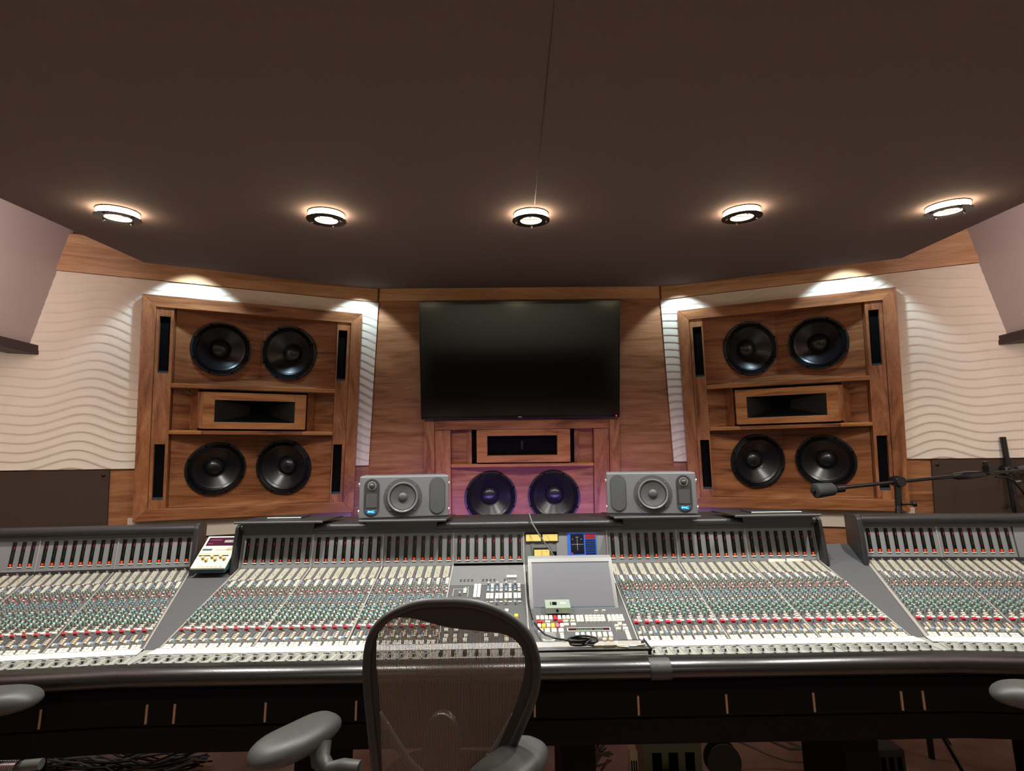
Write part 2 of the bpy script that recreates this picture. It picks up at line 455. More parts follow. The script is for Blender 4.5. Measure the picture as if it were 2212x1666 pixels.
# ------------------------------------------------------------------ woofer (local: x right, y up, z out of baffle)
def woofer_parts(xf, parent, r, depth, segs=48):
    org = tuple(xf(0, 0, 0))
    b = MB(xf); b.lathe(0, 0, [(r*.90, .004), (r*.93, .012), (r*.99, .011), (r*1.0, .006), (r*1.0, 0)], segs, 'basket', cap0=False, cap1=False)
    for k in range(8):
        a = 2*PI*(k+.5)/8; x, y = r*.955*math.cos(a), r*.955*math.sin(a)
        b.lathe(x, y, [(.006, .010), (.006, .014)], 8, 'black_hole')
    w = b.build('woofer', parent, smooth=35)
    b = MB(xf); prof = [(r*.91, .006), (r*.88, .012), (r*.85, .006), (r*.82, .012), (r*.79, .004)]
    b.lathe(0, 0, prof, segs, 'rubber_black', cap0=False, cap1=False); b.build('surround', w, smooth=60)
    b = MB(xf); prof = []
    n = 26
    for i in range(n+1):
        t = i/n; rr = r*(.79-.49*t); z = .004-depth*(t**1.0)
        if 3 < i < 22 and i % 2: z += .0016
        prof.append((rr, z))
    b.lathe(0, 0, prof, segs, 'cone_black', cap0=False, cap1=True); b.build('cone', w, smooth=50)
    b = MB(xf); prof = [(r*.32*math.cos(t*PI/2/8), -depth*.92+r*.20*math.sin(t*PI/2/8)) for t in range(8)]
    b.lathe(0, 0, prof, 32, 'dust_cap', cap0=False); b.build('dust_cap', w, smooth=60)
    return w

def rot_xf(F, u, v, w, ang, s=1):
    ca, sa = math.cos(ang), math.sin(ang)
    return lambda x, y, z: F(u+x*ca-z*sa, v+y, w+x*sa+z*ca)

def main_monitor(F, nm):
    base = F(.69, -.31, 0)
    t = thing('main_monitor', 'large wooden four-woofer main monitor built into the %s wall, tilted inward' % nm, 'loudspeaker', (base.x, base.y, 0), 'soffit-mounted wooden main monitors')
    WORG[t.name] = tuple(t.location)
    U0_, U1_, V0_, V1_ = .088, 1.29, -.312, .995; fw = .068; th = .052
    # mitred outer frame
    for q, vert in (([(U0_,V0_),(U0_+fw,V0_+fw),(U0_+fw,V1_-fw),(U0_,V1_)], 1), ([(U1_,V0_),(U1_-fw,V0_+fw),(U1_-fw,V1_-fw),(U1_,V1_)], 1),
                    ([(U0_,V1_),(U0_+fw,V1_-fw),(U1_-fw,V1_-fw),(U1_,V1_)], 0), ([(U0_,V0_),(U0_+fw,V0_+fw),(U1_-fw,V0_+fw),(U1_,V0_)], 0)):
        b = MB(F); b.prism([(x, y, .001) for x, y in q], [(x, y, th) for x, y in q], 'wood_v' if vert else 'wood_h')
        b.build('frame_rail', t, bevel=.002)
    # slotted side stiles
    for a, c, in ((U0_+fw+.002, .238), (1.135, U1_-fw-.002)):
        m0, m1 = (a+.018, a+.072) if a < .5 else (1.150, 1.204)
        ys = [V0_+fw+.001, -.192, .133, .548, .876, V1_-fw-.001]
        b = MB(F)
        b.box(a, m0, ys[0], ys[-1], -.09, .044, 'wood_v'); b.box(m1, c, ys[0], ys[-1], -.09, .044, 'wood_v')
        for j in (0, 2, 4): b.box(m0, m1, ys[j], ys[j+1], -.09, .044, 'wood_v')
        b.build('stile', t)
        for j in (1, 3):
            b = MB(F); b.box(m0, m1, ys[j], ys[j+1], -.02, .026, 'black_hole'); b.box(m0+.001, m1-.001, ys[j]+.0005, ys[j]+.012, .026, .040, 'slot_foam'); b.build('port', t)
    uL, uR, uM, D = .240, 1.133, .690, .16
    # V-shaped woofer baffles with flared boards above and below
    for (v0, v1, c0, c1, vc) in ((.480, .925, .530, .922, .711), (-.244, .192, -.205, .190, -.036)):
        for ue in (uL, uR):
            b = MB(F); ucn = .527 if ue < .5 else .910
            dep = lambda u: -D*(1-abs(u-uM)/(uM-uL))
            b.holed([(ue, v0), (uM, c0), (uM, c1), (ue, v1)], (ucn, vc), .163 if ue < .5 else .150, lambda x, y: (x, y, dep(x)), lambda x, y: (x, y, dep(x)-.02), 'wood_h')
            b.build('baffle', t)
            for (ve, cc, d) in ((v1, c1, .02), (v0, c0, -.02)):
                b = MB(F)
                b.prism([(ue, ve, .036), (uM, ve, .036), (uM, cc, -D), (ue, ve, 0)], [(ue, ve+d, .036), (uM, ve+d, .036), (uM, cc+d, -D), (ue, ve+d, 0)], 'wood_h')
                b.build('bay_board', t)
        for uc, sg, rr_ in ((.527, -1, .179), (.910, 1, .166)):
            woofer_parts(rot_xf(F, uc, vc, -D*(1-abs(uc-uM)/(uM-uL))+.003, math.atan2(D, uM-uL)*sg), t, rr_, .058)
    # shelf boards
    b = MB(F); b.box(uL-.002, uR+.002, .465, .490, -.02, .05, 'horn_wood'); b.build('shelf', t, bevel=.003)
    for a, c in ((uL-.002, .42), (.97, uR+.002)):
        b = MB(F); b.box(a, c, .192, .213, -.02, .05, 'horn_wood'); b.build('shelf', t, bevel=.003)
    b = MB(F); b.box(.42, .97, .192, .213, -.03, .030, 'wood_h'); b.build('shelf', t)
    # middle bay: side returns and posts
    for (ue, up1, up2) in ((uL, .362, .398), (uR, 1.055, 1.008)):
        b = MB(F); b.prism([(ue, .213, 0), (up1, .213, -.05), (up1, .465, -.05), (ue, .465, 0)], [(ue, .213, -.02), (up1, .213, -.07), (up1, .465, -.07), (ue, .465, -.02)], 'wood_h'); b.build('bay_panel', t)
        b = MB(F); b.prism([(up1, .213, -.05), (up2, .213, -.02), (up2, .465, -.02), (up1, .465, -.05)], [(up1, .213, -.12), (up2, .213, -.12), (up2, .465, -.12), (up1, .465, -.12)], 'wood_v'); b.build('post', t)
    b = MB(F); b.box(.37, 1.03, .205, .475, -.16, -.15, 'black_hole'); b.build('bay_back', t)
    # horn box
    x0, x1, y0, y1 = .404, .969, .226, .447
    i0, i1, j0, j1 = .468, .908, .266, .400
    wf = .045
    b = MB(F)
    for q in ([(x0,y0),(i0,y0),(i0,y1),(x0,y1)], [(i1,y0),(x1,y0),(x1,y1),(i1,y1)], [(i0,y0),(i1,y0),(i1,j0),(i0,j0)], [(i0,j1),(i1,j1),(i1,y1),(i0,y1)]):
        b.prism([(x, y, -.12) for x, y in q], [(x, y, wf) for x, y in q], 'horn_wood')
    hb = b.build('horn_box', t, bevel=.0015)
    b = MB(F); b.prism([(x1, y0, wf), (x1, y1, wf), (x1, y1, -.12), (x1, y0, -.12)], [(x1+.034, y0+.003, .022), (x1+.034, y1-.003, .022), (x1+.034, y1-.003, -.12), (x1+.034, y0+.003, -.12)], 'wood_v')
    b.build('side_board', hb)
    b = MB(F)
    a = (i0, i1, j0, j1, wf-.006); c = (.63, .74, .305, .360, -.10)
    q0 = [(a[0],a[2],a[4]),(a[1],a[2],a[4]),(a[1],a[3],a[4]),(a[0],a[3],a[4])]; q1 = [(c[0],c[2],c[4]),(c[1],c[2],c[4]),(c[1],c[3],c[4]),(c[0],c[3],c[4])]
    for n_ in range(4):
        m_ = (n_+1) % 4; b.poly([q0[n_], q0[m_], q1[m_], q1[n_]], 'horn_black')
    b.poly(q1, 'black_hole'); b.build('horn', hb)
    return t
main_monitor(FL, 'left'); main_monitor(FR, 'right')

# centre channel monitor under the television
b0 = FC(0, -.5, 0)
t = thing('center_monitor', 'wooden two-woofer centre monitor built into the wall below the television', 'loudspeaker', (0, b0.y, 0))
for a, c in ((-.648, -.580), (.588, .654)):
    b = MB(FC); b.box(a, c, -.62, .288, .001, .05, 'wood_v'); b.build('frame_rail', t, bevel=.002)
b = MB(FC); b.box(-.578, .586, .222, .288, .001, .05, 'wood_h'); b.build('frame_rail', t, bevel=.002)
for a, c in ((-.578, -.474), (.484, .586)):
    b = MB(FC); b.box(a, c, -.62, .220, .001, .042, 'wood_v'); b.build('stile', t, bevel=.002)
b = MB(FC); b.box(-.472, .482, -.030, -.010, .001, .038, 'horn_wood'); b.build('shelf', t, bevel=.002)
for a, c, d in ((-.472, -.365, -.335), (.482, .385, .355)):
    b = MB(FC); b.prism([(a, -.01, .004), (c, -.01, .004), (c, .22, .004), (a, .22, .004)], [(a, -.01, .008), (c, -.01, .012), (c, .22, .012), (a, .22, .008)], 'wood_h'); b.build('bay_panel', t)
    b = MB(FC); b.box(min(c, d), max(c, d), -.01, .22, .004, .022, 'wood_v'); b.build('post', t)
b = MB(FC); b.box(-.335, .355, -.009, .219, .003, .006, 'black_hole'); b.build('bay_back', t)
x0, x1, y0, y1 = -.300, .325, .0, .219; i0, i1, j0, j1 = -.229, .238, .045, .178
b = MB(FC)
for q in ([(x0,y0),(i0,y0),(i0,y1),(x0,y1)], [(i1,y0),(x1,y0),(x1,y1),(i1,y1)], [(i0,y0),(i1,y0),(i1,j0),(i0,j0)], [(i0,j1),(i1,j1),(i1,y1),(i0,y1)]):
    b.prism([(x, y, .006) for x, y in q], [(x, y, .046) for x, y in q], 'horn_wood')
hb = b.build('horn_box', t, bevel=.0015)
b = MB(FC); b.box(i0, i1, j0, j1, .006, .012, 'black_hole'); b.box(-.004, .012, .085, .14, .012, .016, 'basket'); b.build('horn', hb)
for sgn in (-1, 1):
    ue = -.472 if sgn < 0 else .482; um = .005; Dc = .07
    dep = lambda u: .02-Dc*(1-abs(u-um)/.477)
    b = MB(FC); b.holed([(ue, -.03), (um, -.03), (um, -.60), (ue, -.60)], (.003+sgn*.215, -.245), .163, lambda x, y: (x, y, dep(x)), lambda x, y: (x, y, dep(x)-.02), 'wood_h'); b.build('baffle', t)
    woofer_parts(rot_xf(FC, .003+sgn*.215, -.245, dep(.003+sgn*.215)+.002, math.atan2(Dc, .477)*sgn), t, .178, .07)

# television
tq = math.radians(3.3)
FT = lambda u, v, w: FC(u*.985-.0005, .679+(v-.687)*.985*math.cos(tq)-(w-.058)*math.sin(tq), .10+(w-.058)*math.cos(tq)+(v-.687)*math.sin(tq))
b0 = FC(0, .29, .06)
t = thing('television', 'large black switched-off television on the front wall above the centre monitor', 'television', (0, b0.y, b0.z))
b = MB(FT); b.box(-.672, .662, .296, 1.078, .016, .058, 'tv_black'); b.build('body', t, bevel=.003)
b = MB(FT); b.box(-.662, .652, .318, 1.058, .058, .0595, 'tv_screen'); b.build('screen', t)
b = MB(FT); b.box(-.022, .002, .305, .309, .058, .0590, 'tv_logo'); b.build('logo', t)
b = MB(FT); b.lathe(.638, .309, [(.0045, .058), (.0045, .060)], 12, 'red_led'); b.build('power_led', t)

# ------------------------------------------------------------------ ceiling lights
def ring_light(x, y):
    d = ce(x, y)[1]; c = FCe(x, d, 0)
    xf = lambda a, b_, z: FCe(x+a, d+b_, -z)
    t = thing('ceiling_light', '', 'ceiling light', tuple(c), 'round downlights across the ceiling')
    b = MB(xf); b.lathe(0, 0, [(.068, .0), (.068, .004), (.030, .004)], 40, 'lamp_plate', cap1=False); b.build('canopy', t, smooth=40)
    b = MB(xf); b.lathe(0, 0, [(.066, .004), (.066, .024), (.040, .024), (.040, .006)], 40, ['lamp_glow', 'lamp_glow', 'lamp_inner'], cap0=False, cap1=False); b.build('glass_ring', t, smooth=40)
    b = MB(xf); b.lathe(0, 0, [(.0395, .0045), (.004, .0045)], 32, 'lamp_inner', cap0=False); b.box(-.0385, .0385, -.002, .002, .020, .024, 'lamp_plate'); b.build('bulb', t)
    b = MB(xf); b.lathe(0, 0, [(.074, .026), (.074, .0285), (.042, .0285), (.042, .026), (.074, .026)], 48, 'lamp_plate', cap0=False, cap1=False); b.build('plate', t, smooth=40)
    for k in range(4):
        a = PI/2*k+PI/2+.1
        b = MB(xf); b.lathe(.059*math.cos(a), .059*math.sin(a), [(.005, .0285), (.005, .033), (.001, .039)], 10, 'chrome', cap0=False); b.build('screw', t, smooth=30)
        b = MB(xf); b.lathe(.0665*math.cos(a), .0665*math.sin(a), [(.0012, .004), (.0012, .026)], 6, 'lamp_plate'); b.build('post', t)
    return t
RL = [(-1.567, 1.723), (-.791, 1.761), (.009, 1.781), (.840, 1.763), (1.621, 1.721)]
LBL = ['glowing round ceiling light nearest the left edge, first of the row of five', 'glowing round ceiling light above the left wooden monitor, second from left', 'glowing round ceiling light in the middle of the row, in line with the television',
       'glowing round ceiling light above the right wooden monitor, second from right', 'glowing round ceiling light nearest the right edge, last of the row of five']
r0 = None
for (x, y), lb in zip(RL, LBL):
    if r0 is None: r0 = ring_light(x, y); o = r0
    else: d = ce(x, y)[1]; o = copy_tree(r0, tuple(FCe(x, d, 0)))
    o['label'] = lb

# ------------------------------------------------------------------ lights
def spot(name, loc, target, power, angle, blend, color, size=.03):
    l = bpy.data.lights.new(name, 'SPOT'); l.energy = power; l.spot_size = math.radians(angle); l.spot_blend = blend; l.color = color; l.shadow_soft_size = size
    o = bpy.data.objects.new(name, l); COL.objects.link(o); o.location = loc
    o.rotation_euler = (V(target)-V(loc)).to_track_quat('-Z', 'Y').to_euler(); return o
def area(name, loc, target, power, sx, sy, color, spread=180):
    l = bpy.data.lights.new(name, 'AREA'); l.energy = power; l.shape = 'RECTANGLE'; l.size = sx; l.size_y = sy; l.color = color; l.spread = math.radians(spread)
    o = bpy.data.objects.new(name, l); COL.objects.link(o); o.location = loc
    o.rotation_euler = (V(target)-V(loc)).to_track_quat('-Z', 'Y').to_euler(); return o
for x, y in RL:
    z = FCe(x, ce(x, y)[1], -.045).z
    spot('downlight', (x, y, z), (x, y+.03, 0), 88, 150, 1.0, (1, .97, .90), .035)
for F in (FL, FR):
    for u, v, w, pw, an in ((1.05, 1.235, .21, 18, 92), (.10, 1.158, .15, 9, 102)):
        spot('wall_washer', tuple(F(u, v, w)), tuple(F(u, .45, .0)), pw, an, .28, (.60, .84, 1.0), .02)

# ------------------------------------------------------------------ mixing console
E_ = [-1.290+.316*k for k in range(5)]; E_ += [E_[4]+.3764+.316*k for k in range(4)]
SL = V((0, 2.249-1.776, .943-.780)); LS = SL.length
def secC(u, y, z): return V((u, y, z))
WX, WY = .990, .085
def secL(u, y, z): return V((-1.300-.333*(y-1.65)+WX*u, y+WY*u, z))
def secR(u, y, z): return V((1.305+.333*(y-1.65)+WX*u, y-WY*u, z))
def strip(sec):   # u across, s along the slope 0 (rear) .. 1 (front), h above surface
    return lambda u, s, h: sec(u, 2.249-.473*s-.326*h, .943-.163*s+.945*h)
def meter(sec):   # u across, v up the meter face, w toward the camera
    return lambda u, v, w: sec(u, 2.249+.0200*v/.151-w*.99, .943+v*.991-w*.13)
def fader(sec):   # u across, q 0 (rear, at tape) .. 1 (front), h
    return lambda u, q, h: sec(u, 1.776-.126*q, .780+.002*q+h)

con = thing('mixing_console', 'very long grey and black studio mixing console with hundreds of knobs across the room', 'mixing console', (0, 2.0, 0))
BW = .322
P = .0386
# bays : (section, u of the left edge, list of (channel numbers), kind)
baysC = [(E_[0], range(1, 9)), (E_[1], range(9, 17)), (E_[2], range(17, 25)), (E_[5], range(25, 33)), (E_[6], range(33, 41)), (E_[7], range(41, 49))]
baysL = [(-BW, range(89, 97)), (-2*BW, range(81, 89)), (-3*BW, range(73, 81))]
baysR = [(.010, range(49, 57)), (.010+BW, range(57, 65))]
SEG = {'0':'abcdef','1':'bc','2':'abged','3':'abgcd','4':'fgbc','5':'afgcd','6':'afgecd','7':'abc','8':'abcdefg','9':'abcdfg','L':'def','C':'adef','r':'eg','S':'afgcd','F':'aefg','l':'ef','o':'gcde'}
def seg_text(b, txt, u, v, w, cw, chh, m, th=.0011):
    x = u-(len(txt)*cw*1.25-cw*.25)/2
    for ch in txt:
        for sg in SEG[ch]:
            h2 = chh/2
            q = {'a':(0,cw,chh-th,chh),'g':(0,cw,h2-th/2,h2+th/2),'d':(0,cw,0,th),'f':(0,th,h2,chh),'b':(cw-th,cw,h2,chh),'e':(0,th,0,h2),'c':(cw-th,cw,0,h2)}[sg]
            b.box(x+q[0], x+q[1], v+q[2], v+q[3], w, w+.0004, m)
        x += cw*1.25

# --- level meters
MH = .162
def level_meter(sec, uc, txt, pm):
    f = meter(sec); b = MB(f)
    z0, z1 = (.026, .130) if sec is secC else (.035, .137)
    b.box(uc-.0082, uc+.0082, z0, z1, .0004, .0016, 'meter_glass')
    b.box(uc-.0092, uc+.0092, z0-.0035, z0-.0008, .0004, .0030, 'print_white')
    b.box(uc+.0016, uc+.0044, z0+.072, z0+.084, .0017, .0020, 'magenta_led')
    b.box(uc-.0002, uc+.0048, z0+.090, z0+.100, .0017, .0019, 'dim_red')
    b.box(uc+.0010, uc+.0019, z0+.030, z0+.070, .0017, .0020, 'green_led')
    for k in range(5): b.box(uc-.0006, uc+.0006, z0+.018+k*.010, z0+.0192+k*.010, .0017, .0020, 'green_led')
    o = b.build('level_meter', con)
    b = MB(f); b.box(uc-.0060, uc+.0060, z0+.001, z0+.0125, .0017, .0018, 'red_bg')
    seg_text(b, txt, uc, z0+.0025, .0019, .0036 if len(txt) > 1 else .004, .0085, 'orange_led', .0010); b.build('channel_number', o)
# --- channel strips
def rs(zy):
    r = (zy-225)/1415; return r*2.15/(r*2.15+(1-r)*1.66)
random.seed(3)
def key(b, x, s, w, d, h, m, y0=0): b.box(x-w/2, x+w/2, s-d/2, s+d/2, y0, h, m)
BTN, KNB, STRIPM = [], [], []
# matrix of tiny selector buttons
for r in range(15):
    for c in range(5):
        if (r, c) == (8, 2): continue
        BTN.append((.13+.125*c+.02, rs(238+13.2*r), .0031, .0050, .003, 'cream' if r % 5 else 'cream_warm'))
for r in range(8):
    for c in range(3): BTN.append((.60+.12*c, rs(448+14.5*r), .0034, .0070, .003, 'cream'))
for z_ in (690, 905, 1000, 1060, 1110, 1165): BTN.append((.86, rs(z_), .006, .012, .005, 'cream'))
for z_ in (860, 1030, 1090): BTN.append((.42, rs(z_), .006, .012, .005, 'cream_warm'))
for z_ in (1205, 1235): BTN += [(.66, rs(z_), .006, .010, .004, 'cream'), (.84, rs(z_-6), .006, .010, .004, 'cream_warm')]
BTN += [(.44, rs(745), .010, .010, .005, 'pink'), (.34, rs(1282), .010, .020, .006, 'white_btn'), (.72, rs(1282), .013, .020, .006, 'white_btn')]
for k_ in range(4): BTN.append((.76, rs(1388+30*k_), .008, .012, .004, 'peach'))
for z_ in (1583, 1622): BTN += [(.20, rs(z_), .0125, .017, .006, 'white_btn'), (.60, rs(z_), .0125, .017, .006, 'white_btn')]
for z_, u_, c_ in ((470, .34, 'white_btn'), (497, .18, 'pink'), (520, .2, 'blue'), (545, .2, 'blue'), (553, .5, 'blue'), (575, .2, 'knob_grey'), (590, .55, 'knob_grey'), (612, .2, 'knob_grey'), (630, .58, 'knob_grey'), (655, .2, 'knob_grey'), (700, .6, 'pink'), (610, .88, 'knob_grey'), (660, .88, 'white_btn'), (812, .6, 'teal'), (890, .6, 'knob_grey'), (948, .6, 'knob_grey'),
                   (678, .62, 'pink'), (722, .16, 'pink'), (765, .2, 'teal'), (787, .6, 'teal'), (805, .24, 'teal'), (830, .2, 'blue'), (852, .6, 'blue'), (872, .2, 'blue'), (905, .22, 'knob_grey'), (930, .58, 'knob_grey'), (962, .24, 'blue')):
    KNB.append((u_, rs(z_), .0039, .0115, c_))
for z_, u_ in ((992, .11), (1030, .62), (1052, .18), (1090, .60), (1132, .21), (1155, .60), (1188, .16)): KNB.append((u_, rs(z_), .0047, .0150, 'teal'))
def knob(b, x, s, r, h, c):
    # knob axis along h; s is a fraction, so convert radius
    n = 10; rings = []
    prof = [(r*1.12, .0005), (r, h*.35), (r*.86, h), (r*.72, h+.0012)]
    idx = [[b.P(x+q*math.cos(2*PI*k/n), s+q*math.sin(2*PI*k/n)/.5, z) for k in range(n)] for q, z in prof]
    for a in range(3):
        for k in range(n):
            l = (k+1) % n; b.F((idx[a][k], idx[a][l], idx[a+1][l], idx[a+1][k]), 'knob_grey' if a < 2 else c)
    b.F(idx[3], c)
def fr(u): return u*P
def strip_meshes(sec, key_):
    f = strip(sec); g = fader(sec); org = tuple(sec(0, 1.776, .78)); M = {}
    # panel surface incl. fader section, white legends
    b = MB(f)
    b.box(.0006, P-.0006, .0, .992, -.010, 0, 'console_dark')
    for z_ in (240, 1240):
        pass
    b.box(P-.0014, P-.0009, .42, .70, 0, .0003, 'print_white')
    b.box(fr(.10), fr(.9), rs(955)-.001, rs(955)+.001, 0, .0004, 'print_white')
    for z_, u_ in ((600, .38), (625, .75), (890, .45), (925, .8)):
        b.box(fr(u_)-.003, fr(u_)+.003, rs(z_)-.002, rs(z_)+.002, 0, .0004, 'print_white')
        b.box(fr(u_)+.002, fr(u_)+.003, rs(z_)-.012, rs(z_), 0, .0004, 'print_white')
    for k_ in KNB:
        x_, s_ = fr(k_[0]), k_[1]; q_ = k_[2]
        for dx in (-1, 1): b.box(x_+dx*q_*1.25-.0003, x_+dx*q_*1.25+.0003, s_-.012, s_+.006, 0, .0004, 'print_white')
    for r in range(5):
        for c in range(3): b.box(fr(.14+.1*c)-.0012, fr(.14+.1*c)+.0012, rs(1368+17*r)-.003, rs(1368+17*r)+.003, 0, .0006, 'knob_dark')
    b.box(fr(.10), fr(.11), rs(1360), rs(1540), 0, .0004, 'print_white')
    b.box(fr(.42), fr(.50), rs(1380), rs(1478), 0, .0005, 'print_white')
    b.box(fr(.44), fr(.48), rs(1372), rs(1545), 0, .0007, 'slot_dark')
    b.xf = g
    b.box(.0004, P-.0004, .10, 1.0, -.012, 0, 'fader_grey')
    b.box(fr(.34), fr(.37), .46, .97, 0, .0004, 'slot_dark')
    b.box(fr(.58), fr(.60), .46, .80, 0, .0004, 'slot_dark')
    for k_ in range(9): b.box(fr(.47), fr(.53), .48+.052*k_, .486+.052*k_, 0, .0004, 'print_black')
    b.box(fr(.70), fr(.86), .45, .50, 0, .0008, 'slot_dark'); b.box(fr(.12), fr(.28), .92, .96, 0, .0010, 'slot_dark')
    b.box(fr(.02), fr(.035), .42, .98, 0, .0003, 'slot_dark')
    M['panel'] = b.mesh('strip_panel', org)
    b = MB(f)
    for x, s_, w_, d_, h_, m_ in BTN: key(b, fr(x), s_, w_, d_, h_, m_)
    M['buttons'] = b
    b = MB(f)
    for k_ in KNB: knob(b, fr(k_[0]), *k_[1:])
    M['knobs'] = b
    b = MB(f); key(b, fr(.30), rs(1306), .0135, .022, .0075, 'red_btn'); M['cut_button'] = b.mesh('cut_button', org)
    b = MB(f); knob(b, fr(.56), rs(1335), .0036, .013, 'knob_grey'); M['gain_knob'] = b.mesh('gain_knob', org, 40)
    b = MB(f); knob(b, fr(.60), rs(1545), .0062, .0165, 'blue'); M['pan_knob'] = b.mesh('pan_knob', org, 40)
    b = MB(f); s_ = rs(1505); x = fr(.24)
    b.hexa([(x-.0050, s_-.015, .0005), (x+.0050, s_-.015, .0005), (x+.0050, s_+.017, .0005), (x-.0050, s_+.017, .0005)],
           [(x-.0044, s_-.010, .008), (x+.0044, s_-.010, .008), (x+.0044, s_+.013, .0075), (x-.0044, s_+.013, .0075)], 'cream_warm'); M['small_fader_cap'] = b.mesh('small_fader_cap', org)
    b = MB(g); x = fr(.355); q = .74
    b.hexa([(x-.0054, q-.09, .001), (x+.0058, q-.10, .001), (x+.0058, q+.10, .001), (x-.0058, q+.10, .001)],
           [(x-.0052, q-.10, .012), (x+.0052, q-.10, .012), (x+.0052, q+.06, .010), (x-.0052, q+.06, .010)], 'fader_metal')
    b.box(x-.0052, x+.0052, q-.02, q+.02, .0105, .0122, 'stand_black')
    b.box(x+.001, x+.0062, q+.045, q+.105, .002, .0085, 'stand_black')
    M['fader_cap'] = b.mesh('fader_cap', org)
    M['org'] = org
    return M
def inst(name, me, parent, loc):
    o = bpy.data.objects.new(name, me); COL.objects.link(o)
    if parent: o.parent = parent; o.location = V(loc)-V(WORG[parent.name])
    else: o.location = loc
    WORG[o.name] = tuple(loc); return o
n_knob = n_btn = 0
rest_k, rest_b = {}, {}
def add_strips(sec, bays, key_, near):
    global n_knob, n_btn
    M = strip_meshes(sec, key_); o0 = V(M['org'])
    base0 = sec(0, 1.776, .78)
    big = MB(); big2 = MB(); one_k = {}; one_b = {}
    for ue, chans in bays:
        for i, ch in enumerate(chans):
            if ch < 78 and ch > 72: continue
            u = ue+.006+P*i
            d = sec(u, 1.776, .78)-base0; loc = o0+d
            st = inst('channel_strip', M['panel'], con, loc)
            for nm in ('cut_button', 'gain_knob', 'pan_knob', 'small_fader_cap', 'fader_cap'):
                fc = inst(nm, M[nm], st, loc)
                if nm == 'small_fader_cap' and ch in (43, 44, 45): fc.location += V((0, .03, .010))
            if ch in near:   # nearest strips: front row of buttons and knobs as separate sub-parts
                kk = [k_ for k_ in KNB if k_[4] == 'teal' and k_[1] > .6][-5:]
                bb = [q_ for q_ in BTN if q_[5] == 'white_btn' and q_[1] > .9] if ch in (9, 10, 11, 33, 34, 35, 36) else []
                for j, k_ in enumerate(kk):
                    if ('k', j) not in one_k: b = MB(strip(sec)); knob(b, fr(k_[0]), *k_[1:]); one_k[('k', j)] = b.mesh('knob', M['org'], 40)
                    inst('knob', one_k[('k', j)], st, loc)
                for j, q_ in enumerate(bb):
                    if j not in one_b: b = MB(strip(sec)); key(b, fr(q_[0]), *q_[1:5], q_[5]); one_b[j] = b.mesh('button', M['org'])
                    inst('button', one_b[j], st, loc)
                ks = [k_ for k_ in KNB if k_ not in kk]; bs = [q_ for q_ in BTN if q_ not in bb]
                a = MB(strip(sec))
                for k_ in ks: knob(a, fr(k_[0]), *k_[1:])
                c = MB(strip(sec))
                for q_ in bs: key(c, fr(q_[0]), *q_[1:5], q_[5])
            else: a, c = M['knobs'], M['buttons']
            for src, dst in ((a, big), (c, big2)):
                n0 = len(dst.v); dst.v += [p+d for p in src.v]
                dst.f += [tuple(n0+q for q in f_) for f_ in src.f]
                mm = [dst.m(x) for x in src.mats]; dst.mi += [mm[q] for q in src.mi]
    return big, big2
near = set(range(7, 17)) | set(range(33, 43))
KB, BB = MB(), MB()
for sec, bays, kk in ((secC, baysC, 'C'), (secL, baysL, 'L'), (secR, baysR, 'R')):
    a, c = add_strips(sec, bays, kk, near)
    for src, dst in ((a, KB), (c, BB)):
        n0 = len(dst.v); dst.v += src.v; dst.f += [tuple(n0+q for q in f_) for f_ in src.f]
        mm = [dst.m(x) for x in src.mats]; dst.mi += [mm[q] for q in src.mi]
tag(KB.build('knobs', con, smooth=40), kind='stuff'); tag(BB.build('buttons', con), kind='stuff')

for sec, bays in ((secC, baysC), (secL, baysL), (secR, baysR)):
    for ue, chans in bays:
        b = MB(meter(sec)); bw = .316 if sec is secC else BW
        b.box(ue+.0035, ue+bw-.0035, 0.001 if sec is secC else .014, MH, -.012, 0, 'meter_grey')
        for uu in (ue+.016, ue+bw-.016):
            if sec is secC: b.lathe(uu, .0075, [(.0022, 0), (.0022, .004)], 10, 'dial_metal')
        if sec is not secC: b.box(ue+.004, ue+bw-.004, .0145, .0162, 0, .003, 'silver')
        o = b.build('meter_panel', con)
        for i, ch in enumerate(chans):
            if 72 < ch < 78: continue
            level_meter(sec, ue+.006+P*(i+.5), str(ch), o)
            if sec is not secC:
                f = meter(sec); b = MB(); uu = ue+.006+P*(i+.5)
                b.text(str(ch), 0, 0, .0085, 'print_white', lambda x, y: f(uu+x, .0060+y, .0066)); b.build('strip_number', con)
        # divider running up meter face and down the strips
        b = MB(strip(sec)); b.box(ue-.0028, ue+.0028, 0, .99, -.004, .0035, 'divider')
        b.xf = meter(sec); b.box(ue-.0028, ue+.0028, 0, MH, -.004, .004, 'divider'); b.build('divider', con)
    if sec is secC:
        for ue in (E_[3], E_[4], E_[8]):
            if ue == E_[3]: pass
            b = MB(strip(sec)); b.box(ue-.0028, ue+.0028, 0, .99, -.004, .0035, 'divider')
            b.xf = meter(sec); b.box(ue-.0028, ue+.0028, 0, MH, -.004, .004, 'divider'); b.build('divider', con)
    else:
        ue = -.002 if sec is secL else .004
        b = MB(strip(sec)); b.box(ue-.003, ue+.003, 0, 1.0, -.004, .0035, 'divider'); b.build('divider', con)
        # dark number ledge below the wing meters
        b = MB(meter(sec)); lo_, hi_ = (-3*BW, 0) if sec is secL else (.008, 2.3*BW)
        b.box(lo_, hi_, -.006, .0135, -.012, .006, 'housing_black'); b.build('number_ledge', con)
